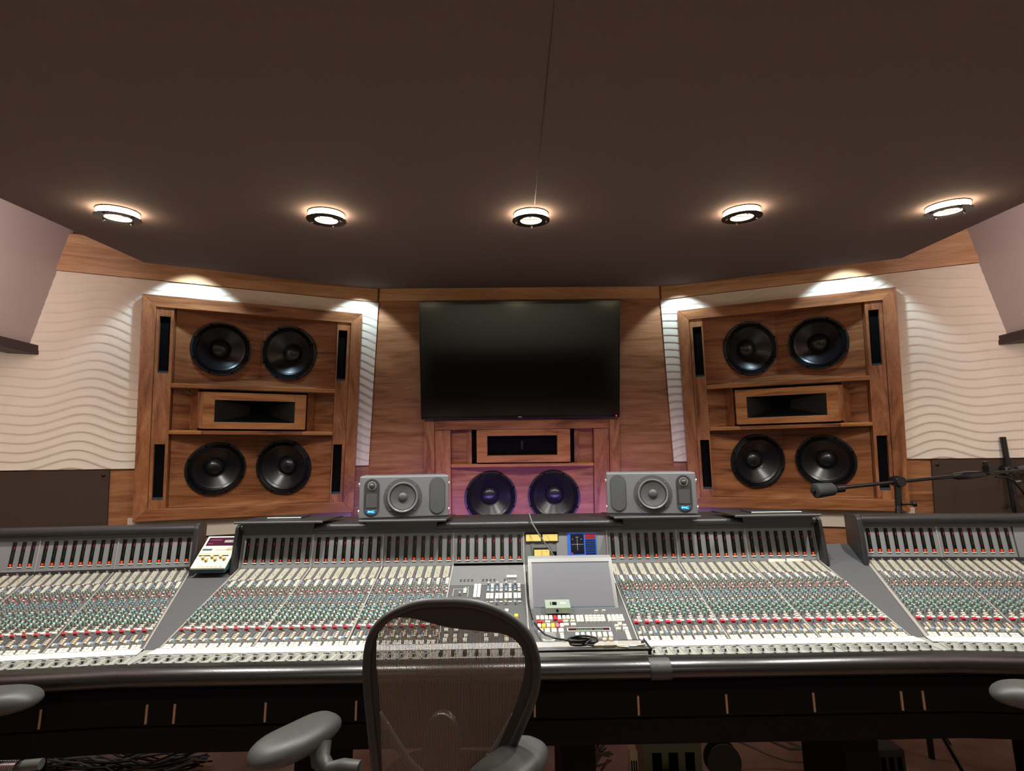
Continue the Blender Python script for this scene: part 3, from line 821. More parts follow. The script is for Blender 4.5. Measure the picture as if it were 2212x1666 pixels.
# master bay meters
b = MB(meter(secC)); b.box(E_[3]+.0035, E_[4]-.0035, .010, MH, -.012, 0, 'meter_grey')
b.box(E_[3]+.004, E_[4]-.004, .000, .010, -.02, -.008, 'black_hole')
for uu in (E_[3]+.018, E_[4]-.018): b.lathe(uu, .017, [(.0022, 0), (.0022, .004)], 10, 'dial_metal')
b.build('meter_panel', con)
for i, tx in enumerate(('L', 'C', 'r', 'LS', 'rS', 'LF', 'SL', 'Sr')):
    level_meter(secC, E_[3]+.006+P*(i+.5), tx, None)
# wing end padding so surfaces reach past the frame
b = MB(strip(secR)); b.box(.010+2*BW, .010+3*BW, 0, .99, -.01, 0, 'console_dark'); b.xf = fader(secR); b.box(.010+2*BW, .010+3*BW, .1, 1, -.012, 0, 'fader_grey'); b.xf = meter(secR); b.box(.010+2*BW+.004, .010+3*BW, 0, MH, -.012, 0, 'meter_grey'); b.build('end_panel', con)
b = MB(strip(secL)); b.box(-3*BW, -3*BW+.006+5*P, 0, .99, -.01, 0, 'console_dark'); b.xf = fader(secL); b.box(-3*BW, -3*BW+.006+5*P, .1, 1, -.012, 0, 'fader_grey'); b.build('end_panel', con)
# fader surround of the centre bays, rails between
for sec, a_, c_ in ((secC, E_[0]-.003, E_[8]+.006), (secL, -3*BW, .006), (secR, -.002, 3*BW)):
    b = MB(fader(sec)); b.box(a_, c_, .08, 1.02, -.020, -.0022, 'fader_grey'); b.build('fader_tray', con)
# --- meter bridge housings with padded top roll and end cheeks
def housing(sec, a_, c_, cheeks, deep=.30):
    b = MB(lambda u, y, z: sec(u, y, z))
    q = [(2.262, 1.128), (2.30, 1.134), (2.275+deep, 1.128), (2.275+deep, .90), (2.262, .90)]
    b.prism([(a_, y+.012, z) for y, z in q], [(c_, y+.012, z) for y, z in q], 'housing_black'); b.build('meter_housing', con)
    b = MB(lambda u, y, z: sec(u, y, z)); cy, cz = 2.259, 1.117; n = 14
    pr = [(cy+.0165*math.cos(t), cz+.0165*math.sin(t)) for t in [2*PI*k/n for k in range(n)]]
    b.prism([(a_, y, z) for y, z in pr], [(c_, y, z) for y, z in pr], 'housing_black'); b.build('padded_edge', con, smooth=50)
    b = MB(lambda u, y, z: sec(u, y, z)); b.box(a_, c_, 2.262, 2.275, 1.085, 1.112, 'console_dark'); b.build('recess_panel', con)
    for u0_, u1_ in cheeks:
        b = MB(lambda u, y, z: sec(u, y, z))
        q = [(2.205, .915), (2.222, 1.05), (2.234, 1.125), (2.262, 1.142), (2.28+deep, 1.130), (2.28+deep, .90), (2.25, .90)]
        b.prism([(u0_, y, z) for y, z in q], [(u1_, y, z) for y, z in q], 'housing_black'); b.build('end_cheek', con, bevel=.006)
housing(secC, E_[0]-.004, E_[8]+.004, ((E_[0]-.023, E_[0]-.005), (E_[8]+.005, E_[8]+.024)))
housing(secL, -3*BW, -.002, ((-.001, .020),), .09)
housing(secR, .008, 3*BW, ((-.018, .007),), .12)
# wedge fillers between centre and wings
for sec, ux, s in ((secL, E_[0]-.004, -1), (secR, E_[8]+.004, 1)):
    f = strip(sec); b = MB()
    wing = lambda ss: f(0, ss, -.002); ctr = lambda ss: strip(secC)(ux, ss, -.002)
    top = [ctr(-.30), wing(-.30), wing(1.0), ctr(1.0)]
    n0 = len(b.v); b.v += top; b.F(range(n0, n0+4), 'console_dark')
    n1 = len(b.v); b.v += [p-V((0,0,.02)) for p in top]; b.F(range(n1, n1+4), 'console_dark')
    for k in range(4):
        l = (k+1) % 4; b.F((n0+k, n0+l, n1+l, n1+k), 'console_dark')
    b.build('corner_panel', con)
    b = MB(); q = [fader(sec)(0, .0, -.0012), fader(sec)(0, 1.02, -.0008), fader(secC)(ux, 1.02, -.0008), fader(secC)(ux, .0, -.0012)]
    n0 = len(b.v); b.v += q+[p-V((0,0,.015)) for p in q]; b.F(range(n0, n0+4), 'fader_grey'); b.F(range(n0+4, n0+8), 'fader_grey'); b.build('corner_fader_plate', con)
# scribble tapes
for sec, a_, c_, sk in ((secC, E_[0]-.010, E_[8]+.012, 0), (secL, -3*BW, -.004, 0), (secR, .002, 3*BW, 0)):
    b = MB(fader(sec)); b.box(a_, c_, -.045, .385, .0012, .0024, 'tape_white'); b.build('tape_strip', con)
for a_ in (E_[7]+.086, E_[7]+.168):
    b = MB(meter(secC)); b.prism([(a_, -.004, .003), (a_+.077, -.004, .003), (a_+.077, .010, .004), (a_+.002, .012, .004)], [(a_, -.004, .0034), (a_+.077, -.004, .0034), (a_+.077, .010, .0044), (a_+.002, .012, .0044)], 'tape_white'); b.build('paper_label', con)
# --- body, apron, armrest
def body_part(name, sec, a_, c_, q, m, smooth=None, bev=0):
    b = MB(lambda u, y, z: sec(u, y, z)); b.prism([(a_, y, z) for y, z in q], [(c_, y, z) for y, z in q], m); return b.build(name, con, smooth=smooth, bevel=bev)
for sec, a_, c_ in ((secC, E_[0], E_[8]), (secL, -3*BW, .0), (secR, .0, 3*BW)):
    body_part('body', sec, a_, c_, [(1.655, .755), (1.79, .755), (2.25, .915), (2.30, .915), (2.30, .60), (2.05, .55), (1.63, .552), (1.61, .60), (1.60, .70)], 'apron_black')
    n = 20; q = []
    for k in range(n):
        t = PI*(1.0)*k/(n-1)+PI*.5
        q.append((1.622+.037*math.cos(t)*1.0, .756+.029*math.sin(t)))
    q = [(1.652, .783)]+q+[(1.652, .727)]
    body_part('armrest', sec, a_+ (.0 if sec is secC else 0), c_, q, 'leather', smooth=50)
# gaffer tape wrapped on the armrest
b = MB(lambda u, y, z: V((u, y, z))); q = []
for k in range(20):
    t = PI*k/19+PI*.5; q.append((1.622+.0392*math.cos(t), .756+.0312*math.sin(t)))
def wrap(u): return [(u+.002*math.sin(k*2.1+u*90), y, z) for k, (y, z) in enumerate(q)]
r0_, r1_ = wrap(.338), wrap(.402); i0_ = [b.P(*p) for p in r0_]; i1_ = [b.P(*p) for p in r1_]
for k in range(19): b.F((i0_[k], i0_[k+1], i1_[k+1], i1_[k]), 'gaffer')
b.build('tape_wrap', con, smooth=50)
# copper edge tabs on the apron
for u in (-1.190, -1.107, -.834, -.561, -.020, .296, .566, .834, 1.105, 1.172):
    b = MB(secC); b.box(u-.003, u+.003, 1.5965, 1.603, .634, .688, 'copper'); b.build('apron_tab', con)
b = MB(secL); b.box(-.213, -.207, 1.5965, 1.603, .634, .688, 'copper'); b.build('apron_tab', con)
for sec, a_, c_ in ((secC, E_[0], E_[8]), (secL, -3*BW, .0), (secR, .0, 3*BW)):
    b = MB(sec); b.box(a_, c_, 1.600, 1.612, .628, .700, 'apron_black'); b.box(a_, c_, 1.600, 1.625, .553, .622, 'apron_black'); b.build('apron', con)
for u in (-1.98, -.78, .14, 1.13, 1.98):
    b = MB(); b.box(u-.06, u+.06, 1.85, 2.12, 0, .56, 'apron_black'); b.build('pedestal', con)
# --- master section
f = strip(secC); b = MB(f)
b.box(E_[3]+.003, E_[4]-.003, 0, .30, -.010, 0, 'console_grey'); b.box(E_[3]+.003, E_[4]-.003, .302, .992, -.010, -.0004, 'console_dark')
for u0_ in (-.3 , -.206):
    for c in range(4):
        for r in range(2): b.lathe(u0_+.003+c*.0158, .221+r*.020, [(.0052, 0), (.0052, .0004)], 12, 'black_hole')
for r in range(2): b.lathe(-.112, .221+r*.020, [(.0052, 0), (.0052, .0004)], 12, 'black_hole')
for q in ((-.321, -.320, .352, .445), (-.261, -.260, .352, .455), (-.321, -.261, .350, .352)): b.box(q[0], q[1], q[2], q[3], 0, .0005, 'print_white')
for u_ in (-.150, -.111, -.075): b.box(u_, u_+.0016, .445, .53, 0, .0005, 'print_white')
b.xf = fader(secC); b.box(E_[3]+.003, E_[4]-.003, .1, 1, -.012, 0, 'fader_grey')
for c in range(8):
    x = E_[3]+.006+P*(c+.5); b.box(x-.0006, x+.0006, .15, .95, 0, .0004, 'slot_dark'); b.box(x+.012, x+.0126, .12, .98, 0, .0003, 'slot_dark')
mp_ = b.build('master_panel', con)
def sub(fn, name, sm=None, par=None):
    b = MB(f); fn(b); return b.build(name, par or mp_, smooth=sm)
for c in range(3): sub(lambda b: b.box(-.103+c*.0145, -.0905+c*.0145, .190, .222, 0, .010, 'white_btn'), 'button')
for c in range(4):
    x = -.179+c*.0365
    for ss, cc, h_ in ((.30, 'white_btn', .012), (.345, 'blue', .008), (.362, 'blue', .006), (.405, 'white_btn', .012), (.56, ('knob_grey', 'blue', 'teal', 'teal')[c], .012)): sub(lambda b: knob(b, x, ss, .0048, h_, cc), 'knob', 40)
    for ss in (.305, .325, .345, .375, .395): sub(lambda b: b.box(x+.011, x+.022, ss-.007, ss+.006, 0, .005, 'cream'), 'button')
    for dx in (-.006, .0095):
        for r in range(3): sub(lambda b: b.box(x+dx, x+dx+.0125, .435+r*.024, .457+r*.024, 0, .008, 'white_btn' if dx < 0 else 'cream'), 'button')
    sub(lambda b: b.box(x+.010, x+.022, .535, .545, 0, .005, 'cream'), 'button')
for c in range(2):
    for r in range(7): sub(lambda b: b.box(-.237+c*.015, -.225+c*.015, .30+r*.026, .323+r*.026, 0, .006, 'white_btn'), 'button')
for r in range(3): sub(lambda b: b.box(-.279, -.267, .358+r*.022, .375+r*.022, 0, .006, 'cream'), 'button')
for c, mm in enumerate(('pink', 'pink', 'knob_grey', 'green_text', 'green_lamp', 'green_lamp')): sub(lambda b: b.lathe(-.318+c*.0112, .328, [(.0016, 0), (.0016, .0015)], 8, mm), 'indicator_lamp')
sub(lambda b: knob(b, -.292, .435, .0042, .013, 'white_btn'), 'knob', 40)
random.seed(5); mbx = MB(f)
for r, (s0, cols) in enumerate(((.64, 7), (.70, 8), (.77, 8), (.845, 8), (.91, 8), (.95, 8))):
    for c in range(cols):
        if random.random() < .25: continue
        x = -.325+c*.0355+random.uniform(-.002, .002); mm = random.choice(['white_btn', 'cream', 'cream', 'white_btn', 'yellow_btn' if c > 4 else 'white_btn', 'red_btn' if c == 0 and r < 3 else 'cream'])
        mbx.box(x, x+.013, s0, s0+.030, 0, .008, mm)
tag(mbx.build('buttons', mp_), kind='stuff')
for c in range(8):
    x = E_[3]+.006+P*(c+.5)
    b = MB(fader(secC)); b.box(x-.0058, x+.0058, .62, .84, .001, .012, 'stand_black'); b.build('fader_cap', mp_)
# --- centre bay: VU meters, scope screen
g = meter(secC)
b = MB(g); b.box(E_[4]+.003, E_[5]-.003, 0, MH, -.012, 0, 'console_grey'); b.box(E_[4]+.148, E_[5]-.006, .012, .138, 0, .003, 'meter_grey')
b.box(.104, .128, .034, .055, 0, .0006, 'black_hole')
cp = b.build('centre_meter_panel', con)
def vu(x0, x1, y0, y1, frac):
    b = MB(g); b.box(x0, x1, y0, y1, 0, .006, 'rubber_black'); o = b.build('vu_meter', cp)
    b = MB(g); b.box(x0+.003, x1-.003, y0+.004, y1-.007, .006, .0066, 'vu_face'); b.build('dial_face', o)
    b = MB(g); xm = (x0+x1)/2; xt = x0+(x1-x0)*frac
    b.prism([(xm-.0006, y0+.004, .0067), (xm+.0006, y0+.004, .0067), (xt+.0006, y1-.010, .0067), (xt-.0006, y1-.010, .0067)], [(xm-.0006, y0+.004, .0070), (xm+.0006, y0+.004, .0070), (xt+.0006, y1-.010, .0070), (xt-.0006, y1-.010, .0070)], 'print_black')
    for q in range(6): b.box(x0+.010+q*(x1-x0-.02)/5, x0+.0106+q*(x1-x0-.02)/5, y1-.016, y1-.013, .0067, .0070, 'print_black')
    b.box(x1-.018, x1-.010, y1-.0145, y1-.0138, .0067, .0070, 'red_btn'); b.build('needle', o)
vu(-.018, .055, .098, .138, .3); vu(.057, .131, .098, .138, .3); vu(.018, .092, .034, .072, .5)
for tx, x in (('LEFT', .016), ('RIGHT', .094)):
    b = MB(); b.text(tx, 0, 0, .008, 'print_white', lambda a, c: g(x+a, .089+c, .0015)); b.build('caption', cp)
b = MB(g); b.lathe(.003, .032, [(.004, 0), (.004, .003)], 12, 'green_lamp'); b.build('indicator_lamp', cp)
b = MB(g); b.box(-.006, .012, .0395, .0415, 0, .0008, 'green_text'); b.lathe(.055, .026, [(.002, 0), (.002, .003)], 8, 'dial_metal'); b.build('screw', cp)
b = MB(g); b.box(.172, .303, .034, .136, .003, .005, 'blue_screen'); sc_ = b.build('scope_screen', cp)
b = MB(g); b.box(.186, .246, .044, .130, .005, .0056, 'navy_screen'); b.box(.252, .298, .108, .132, .005, .0056, 'red_bars')
for k in range(8): b.box(.252, .298, .042+.0082*k, .0475+.0082*k, .005, .0056, 'navy_screen')
b.box(.2155, .2163, .060, .112, .0056, .0059, 'print_white'); b.box(.189, .243, .0855, .0861, .0056, .0059, 'print_white')
for x_, y_ in ((.195, .108), (.234, .108), (.212, .116), (.219, .116)): b.lathe(x_, y_, [(.0016, .0056), (.0016, .0060)], 8, 'print_white')
b.lathe(.191, .048, [(.003, .0056), (.003, .0060)], 10, 'red_led')
for k in range(6): b.box(.254+.007*k, .258+.007*k, .1325, .1345, .005, .0058, 'print_white')
b.build('scope_display', sc_)
# --- flip-up monitor
def mon(u, v, w):  # leaning screen
    return V((u, 1.952+.118*v/.205-w*.867, .838+.180*v/.205-w*.498)) 
b = MB(mon); b.box(-.016, .326, 0, .190, -.018, 0, 'silver'); lm = b.build('flip_up_monitor', con, bevel=.002)
b = MB(mon); b.box(-.001, .312, .010, .173, 0, .0008, 'lcd_screen'); b.build('screen', lm)
b = MB(mon); b.box(-.003, .314, .173, .176, 0, .0010, 'rubber_black'); b.box(-.001, .312, .007, .010, 0, .0012, 'larc_teal'); b.build('screen_edge', lm)
# --- keyboard panel
b = MB(f); b.box(E_[4]+.003, E_[5]-.003, 0, .992, -.010, 0, 'console_dark'); b.xf = fader(secC); b.box(E_[4]+.003, E_[5]-.003, .1, 1, -.012, 0, 'fader_grey')
kp = b.build('keyboard_panel', con)
def kkey(x, s, w, d, m='cream', h=.008):
    b = MB(f); b.hexa([(x, s, 0), (x+w, s, 0), (x+w, s+d, 0), (x, s+d, 0)], [(x+.0008, s+.002, h), (x+w-.0008, s+.002, h), (x+w-.0008, s+d-.004, h), (x+.0008, s+d-.004, h)], m); b.build('key', kp)
for x in (.153, .167, .186, .201, .216, .231, .246, .269, .285, .300, .315):
    for r in range(3): kkey(x, .724+r*.026, .0128, .025, 'white_btn')
for c, x in enumerate((.005, .021, .037, .053, .069, .085)):
    kkey(x, .722, .0128, .050, 'peach' if c == 0 else ('red_btn' if c == 4 else 'white_btn'))
for x, w, m in ((.006, .022, 'red_btn'), (.037, .018, 'cream'), (.083, .018, 'red_btn')): kkey(x, .782, w, .020, m)
for c, x in enumerate((.008, .024, .041, .057, .073, .089)): kkey(x, .812, .0128, .042, ('cream', 'yellow_btn', 'cream', 'yellow_btn', 'pink', 'cream')[c])
for x, w in ((.008, .018), (.032, .018), (.056, .018), (.081, .018)): kkey(x, .866, w, .042, 'white_btn')
for x in (.102, .117, .133): kkey(x, .724, .0128, .046, 'cream')
for x in (.103, .129):
    for s_ in (.780, .812): kkey(x, s_, .018, .028 if s_ > .8 else .018, 'cream')
for s_ in (.915, .935, .955): kkey(.084, s_, .013, .019, 'white_btn')
kkey(.086, .985, .017, .020, 'white_btn'); kkey(.109, .985, .014, .018, 'white_btn')
for c in range(7): kkey(.138+.0195*c, .912, .0128, .050, 'white_btn')
for x, m in ((.150, 'white_btn'), (.171, 'cream'), (.199, 'yellow_btn'), (.228, 'peach'), (.250, 'peach')): kkey(x, .973, .0135, .030, m)
for r in range(5): kkey(.316, .893+.0205*r, .013, .020, 'white_btn')
for x, s_, w, d in ((.285, .834, .013, .024), (.300, .812, .013, .034), (.315, .832, .013, .024), (.286, .866, .018, .026), (.312, .864, .018, .026), (.228, .668, .014, .014), (.256, .666, .014, .014)): kkey(x, s_, w, d, 'cream')
b = MB(f); b.lathe(.0425, .953, [(.026, 0), (.026, .009), (.024, .012), (.005, .0115)], 32, 'dial_metal'); 
# lathe in (u,s) needs the s scale, so rebuild as an ellipse in fractions
b = MB(f); n = 36
pr_ = [(.0275, 0), (.0275, .009), (.0255, .0115), (.004, .0105)]
ids = [[b.P(.0425+r*math.cos(2*PI*k/n), .953+r*math.sin(2*PI*k/n)/.5*.78, h) for k in range(n)] for r, h in pr_]
for a in range(3):
    for k in range(n): l = (k+1) % n; b.F((ids[a][k], ids[a][l], ids[a+1][l], ids[a+1][k]), 'dial_metal')
b.F(ids[3], 'dial_metal'); b.build('jog_dial', kp, smooth=40)
b = MB(f); b.box(.113, .268, .848, .882, 0, .0008, 'print_white'); b.box(.116, .265, .852, .878, .0008, .0012, 'larc_window'); d_ = b.build('text_display', kp)
b = MB(f)
for k in range(15):
    if k in (9,): continue
    b.box(.146+k*.0065, .150+k*.0065, .862, .872, .0012, .0015, 'green_text')
b.build('display_segments', d_)

# ------------------------------------------------------------------ trays on the meter bridge
def tray(x, label, grp='trays on the meter bridge'):
    t = thing('meter_bridge_tray', label, 'shelf', (x, 2.24, 1.09), grp)
    mm_ = 1 if x < 0 else -1; xf = lambda a, b_, z: V((x+a*mm_, b_, z))
    b = MB(xf); b.prism([(-.190, 2.195, 1.146), (.190, 2.195, 1.146), (.212, 2.40, 1.146), (-.192, 2.40, 1.146)], [(-.190, 2.195, 1.151), (.190, 2.195, 1.151), (.212, 2.40, 1.151), (-.192, 2.40, 1.151)], 'housing_black'); b.build('tray_top', t, bevel=.001)
    b = MB(xf); b.tube([(-.192, 2.194, 1.1475), (.192, 2.194, 1.1475)], .0055, 'pmc_dark', 10); b.build('front_lip', t, smooth=50)
    b = MB(xf); b.prism([(-.155, 2.222, 1.098), (.140, 2.222, 1.098), (.152, 2.214, 1.145), (-.170, 2.214, 1.145)], [(-.155, 2.2262, 1.098), (.140, 2.2262, 1.098), (.152, 2.2182, 1.145), (-.170, 2.2182, 1.145)], 'housing_black'); b.build('bracket', t)
    return t
for x, lb in ((-1.103, 'black tray on the left end of the console meter bridge, holding a slim case'), (-.560, 'black tray carrying the left grey monitor speaker'),
              (.566, 'black tray carrying the right grey monitor speaker'), (1.104, 'black tray on the right end of the console meter bridge, holding a slim case')): tray(x, lb)
for (x0, x1, y0, lb) in ((-1.205, -1.05, 2.30, 'slim black case with pale front edge on the left empty tray'), (1.02, 1.25, 2.26, 'slim black case with pale front edge on the right empty tray')):
    t = thing('slim_case', lb, 'case', ((x0+x1)/2, y0+.09, 1.151), 'slim cases on the trays')
    b = MB(); b.box(x0, x1, y0+.002, y0+.11, 1.1515, 1.1580, 'housing_black'); b.build('body', t)
    b = MB(); b.box(x0, x1, y0, y0+.002, 1.1545, 1.1580, 'paper'); b.build('front_edge', t)

# ------------------------------------------------------------------ near-field speakers
def nearfield(x0, x1, mir, label):
    xc = (x0+x1)/2; wv, hv = .402, .190; z0 = 1.1515; yf = 2.27
    t = thing('studio_monitor', label, 'loudspeaker', (xc, yf+.12, z0), 'grey near-field speakers')
    m = -1 if mir else 1
    ty = math.radians(11)*(-1 if mir else 1); cy_, sy_ = math.cos(ty), math.sin(ty)
    def f(a, b_, c):   # a right, b up, c toward camera, cabinet turned toward the listener
        x, y = m*a, -c
        return V((xc+x*cy_-y*sy_*-1*-1, yf+x*sy_+y*cy_, z0+b_))
    b = MB(f); b.box(-wv/2, wv/2, 0, hv, -.24, 0, 'pmc_grey'); b.build('cabinet', t, bevel=.007)
    for (x_, z_) in ((-wv/2-.0015, .150), (-wv/2-.0015, .030), (wv/2+.0015, .150), (wv/2+.0015, .030)):
        b = MB(f); b.lathe(z_, -.02, [(.012, x_-.002), (.012, x_+.002)], 16, 'dial_metal', ax='x'); b.build('side_bumper', t)
    cx, cy = -.008, .093
    b = MB(f); b.lathe(cx, cy, [(.086, 0), (.085, .003), (.066, .004)], 48, 'pmc_dark', cap0=False, cap1=False)
    for k in range(4):
        a = PI/4+PI/2*k; b.lathe(cx+.078*math.cos(a), cy+.078*math.sin(a), [(.003, .0035), (.003, .0055)], 8, 'pmc_ring')
    w = b.build('woofer', t, smooth=40)
    b = MB(f); b.lathe(cx, cy, [(.068, .003), (.067, .013), (.063, .014), (.059, .010)], 48, 'pmc_ring', cap0=False, cap1=False); b.build('surround', w, smooth=60)
    b = MB(f); b.lathe(cx, cy, [(.060, .011), (.054, .0085), (.021, .0015)], 48, ['pmc_surround', 'pmc_cone'], cap0=False); b.build('cone', w, smooth=30)
    b = MB(f); b.lathe(cx, cy, [(.021*math.cos(q*PI/2/7), .0015+.012*math.sin(q*PI/2/7)) for q in range(7)], 24, 'pmc_dark', cap0=False); b.build('dust_cap', w, smooth=60)
    # stadium shaped tweeter plate
    def stadium(b, x, y0, y1, r, z0_, z1_, m_):
        pts = [(x+r*math.cos(a), y1-r+r*math.sin(a)) for a in [PI*k/14 for k in range(15)]]+[(x-r*math.cos(a), y0+r-r*math.sin(a)) for a in [PI*k/14 for k in range(15)]]
        b.prism([(p, q, z0_) for p, q in pts], [(p, q, z1_) for p, q in pts], m_)
    b = MB(f); stadium(b, -.146, .012, .178, .034, 0, .002, 'pmc_dark'); tp = b.build('tweeter_plate', t)
    b = MB(f); stadium(b, -.146, .014, .176, .032, .002, .003, 'pmc_mesh'); b.build('plate_face', tp)
    b = MB(f); b.box(-.170, -.122, .050, .112, .0032, .0045, 'pmc_dark'); b.build('vent_grille', tp)
    b = MB(f); b.lathe(-.146, .146, [(.020, .003), (.018, .0055), (.013, .0035)], 28, 'pmc_ring', cap0=False, cap1=False)
    b.lathe(-.146, .146, [(.013*math.cos(q*PI/2/6), .0035+.011*math.sin(q*PI/2/6)) for q in range(6)], 24, 'pmc_mesh', cap0=False); b.build('tweeter', tp, smooth=50)
    b = MB(f); pts = [(-.146-.030, .043), (-.146+.030, .043)]+[(-.146+.030*math.cos(a), .043-.026*math.sin(a)) for a in [PI*k/12 for k in range(1, 12)]]
    b.prism([(p, q, .003) for p, q in pts], [(p, q, .0042) for p, q in pts], 'pmc_dark')
    b.box(-.146-.021, -.146+.021, .024, .038, .0042, .0047, 'logo_back'); lg = b.build('badge', tp)
    b = MB(); b.text('PMC', 0, 0, .0135, 'pmc_logo', lambda a, c: f(-.146+m*a*1.15, .031+c, .0052)); b.build('lettering', lg)
    b = MB(f); stadium(b, .148, .014, .180, .036, 0, .002, 'pmc_dark'); bp_ = b.build('bass_port', t)
    b = MB(f); stadium(b, .148, .017, .177, .033, .002, .005, 'pmc_foam'); b.build('foam_plug', bp_)
    b = MB(f)
    for (x_, y_, r_) in ((.125, .132, .004), (.03, .0, 0)):
        pass
    return t
nearfield(-.771, -.366, False, 'grey two-way speaker with glowing blue badge at its lower left, left of the television foot')
nearfield(.362, .770, True, 'grey two-way speaker with glowing blue badge at its lower right, right of the television foot')

# ------------------------------------------------------------------ remote controller on the left corner panel
t = thing('reverb_remote', 'cream and dark teal remote controller with tiny faders standing on the left corner panel', 'remote control', (-1.41, 2.22, .915))
fx = lambda a, b_, c: V((-1.458+.140*a, 2.186+b_, .940+c))
b = MB(fx); b.prism([(0, 0, 0), (0, .165, .054), (0, .140, .135), (0, .0, .020)], [(1, 0, 0), (1, .165, .054), (1, .140, .135), (1, .0, .020)], 'larc_teal'); b.build('base', t, bevel=.003)
tx = lambda a, b_, c: V((-1.461+.146*a, 2.181+.115*b_-c*.7, .959+.112*b_+c*.7))
b = MB(tx); b.prism([(-.01, -.02, 0), (1.01, -.02, 0), (1.01, 1.03, 0), (-.01, 1.03, 0)], [(0, 0, .008), (1, 0, .008), (1, 1.02, .008), (0, 1.02, .008)], 'larc_cream'); tp = b.build('top_panel', t, bevel=.002)
b = MB(tx); b.box(.07, .93, .70, .97, .008, .0095, 'larc_window'); w = b.build('display_window', tp)
b = MB(tx)
for y_, x0_, n_ in ((.87, .14, 14), (.75, .12, 6)):
    for k in range(n_): b.box(x0_+.025*k, x0_+.025*k+.014, y_, y_+.03, .0096, .0100, 'magenta_led')
for k in range(11): b.box(.60+.026*k, .610+.026*k, .80, .88, .0096, .0100, 'print_white')
b.build('display_segments', w)
b = MB(tx)
b.box(.05, .34, .545, .605, .008, .0088, 'larc_teal'); b.box(.03, .95, .44, .47, .008, .0086, 'tan'); b.box(.04, .94, .36, .40, .008, .0086, 'horn_black')
for k in range(8): b.box(.46+.06*k, .505+.06*k, .56, .63, .008, .0105, 'cream_warm')
for k in range(6): b.box(.17+.13*k, .26+.13*k, .035, .055, .008, .0095, 'tan'); b.box(.24+.125*k, .246+.125*k, .09, .31, .008, .0085, 'horn_black')
b.build('panel_keys', tp)
for k, y_ in enumerate((.27, .20, .30, .22, .30, .24)):
    b = MB(tx); b.box(.19+.128*k, .275+.128*k, y_, y_+.055, .008, .020, 'tan'); b.build('slider_cap', tp)

# small control box leaning on the flip-up monitor
t = thing('control_box', 'small grey-green control box with black knob standing in front of the flip-up monitor', 'control box', (.087, 1.93, .84))
fx = lambda a, b_, c: V((.042+.094*a, 1.905+b_, .838+c))
b = MB(fx); b.prism([(0, 0, 0), (0, .05, .014), (0, .05, .036), (0, 0, .020)], [(1, 0, 0), (1, .05, .014), (1, .05, .036), (1, 0, .020)], 'box_greygreen'); b.build('case', t, bevel=.001)
b = MB(fx)
z_ = lambda q: .0205+.32*q
def flat(b, a0, a1, q0, q1, m): b.prism([(a0, q0, z_(q0)), (a1, q0, z_(q0)), (a1, q1, z_(q1)), (a0, q1, z_(q1))], [(a0, q0, z_(q0)+.0006), (a1, q0, z_(q0)+.0006), (a1, q1, z_(q1)+.0006), (a0, q1, z_(q1)+.0006)], m)
flat(b, .28, .46, .016, .034, 'black_hole'); flat(b, .20, .23, .016, .034, 'black_hole')
for k in range(3): flat(b, .62+.08*k, .66+.08*k, .020, .032, 'print_white')
b.build('face_label', t)
b = MB(fx); b.lathe(.47, .012, [(.0001, .0), (.0001, .0)], 4, 'black_hole')
b = MB(); b.lathe(.042+.094*.46, .848, [(.0045, 1.905), (.0045, 1.900)], 14, 'black_hole', ax='y'); b.build('knob', t)

# ------------------------------------------------------------------ acrylic stand over the keyboard faders
t = thing('acrylic_stand', 'smoked clear acrylic stand with black edges over the keyboard bay of the console', 'stand', (.16, 1.70, .785))
ax0, ax1, ay0, ay1, az = -.045, .356, 1.648, 1.735, .799
b = MB(); b.box(ax0, ax1, ay0, ay1, az, az+.004, 'acrylic'); b.build('top_plate', t)
b = MB(); b.box(ax0, ax1, ay0-.003, ay0, az-.001, az+.005, 'rubber_black'); b.box(ax1, ax1+.004, ay0-.003, ay1, az-.001, az+.006, 'rubber_black'); b.build('edge_strip', t)
for x, y in ((ax0, ay0), (ax1-.008, ay0), (ax0, ay1-.006), (ax1-.008, ay1-.006)):
    b = MB(); b.box(x, x+.010, y, y+.004, .7855, az, 'rubber_black'); b.build('leg', t)
# coiled cable with plugs
t = thing('coiled_cable', 'black cable coiled on the acrylic stand with silver plugs at its end', 'cable', (.14, 1.70, az+.004))
cz_ = az+.008
pts = [(-.004, 1.84, .826), (.010, 1.80, .818), (.028, 1.765, .811), (.055, 1.735, .811)]
for k in range(60):
    a = PI*.75+2*PI*k/17; pts.append((.147+.046*math.cos(a)+.004*math.sin(a*.7), 1.694+.021*math.sin(a), cz_+.00028*k+.002*math.sin(a*1.3)))
pts += [(.150, 1.668, cz_+.006), (.178, 1.662, cz_+.003)]
b = MB(); b.tube(pts, .0034, 'cable_black', 8); b.build('cord', t, smooth=60)
yc_, zc_ = 1.664, cz_+.002
b = MB(); b.tube([(.172, yc_, zc_), (.208, yc_+.001, zc_)], .0042, 'plug_silver', 10); b.tube([(.204, yc_, zc_), (.209, yc_, zc_), (.247, yc_+.002, zc_), (.252, yc_+.002, zc_)], [.0045, .0068, .0068, .0045], 'plug_silver', 12)
b.tube([(.250, yc_+.002, zc_), (.278, yc_+.005, zc_-.002)], .0032, 'plug_silver', 8); b.tube([(.278, yc_+.005, zc_-.002), (.304, yc_+.003, zc_-.003), (.322, yc_+.007, zc_-.003)], .0014, 'dial_metal', 6)
b.tube([(.320, yc_+.007, zc_-.003), (.345, yc_+.010, zc_-.002)], .0036, 'plug_silver', 10); b.build('plug', t, smooth=50)
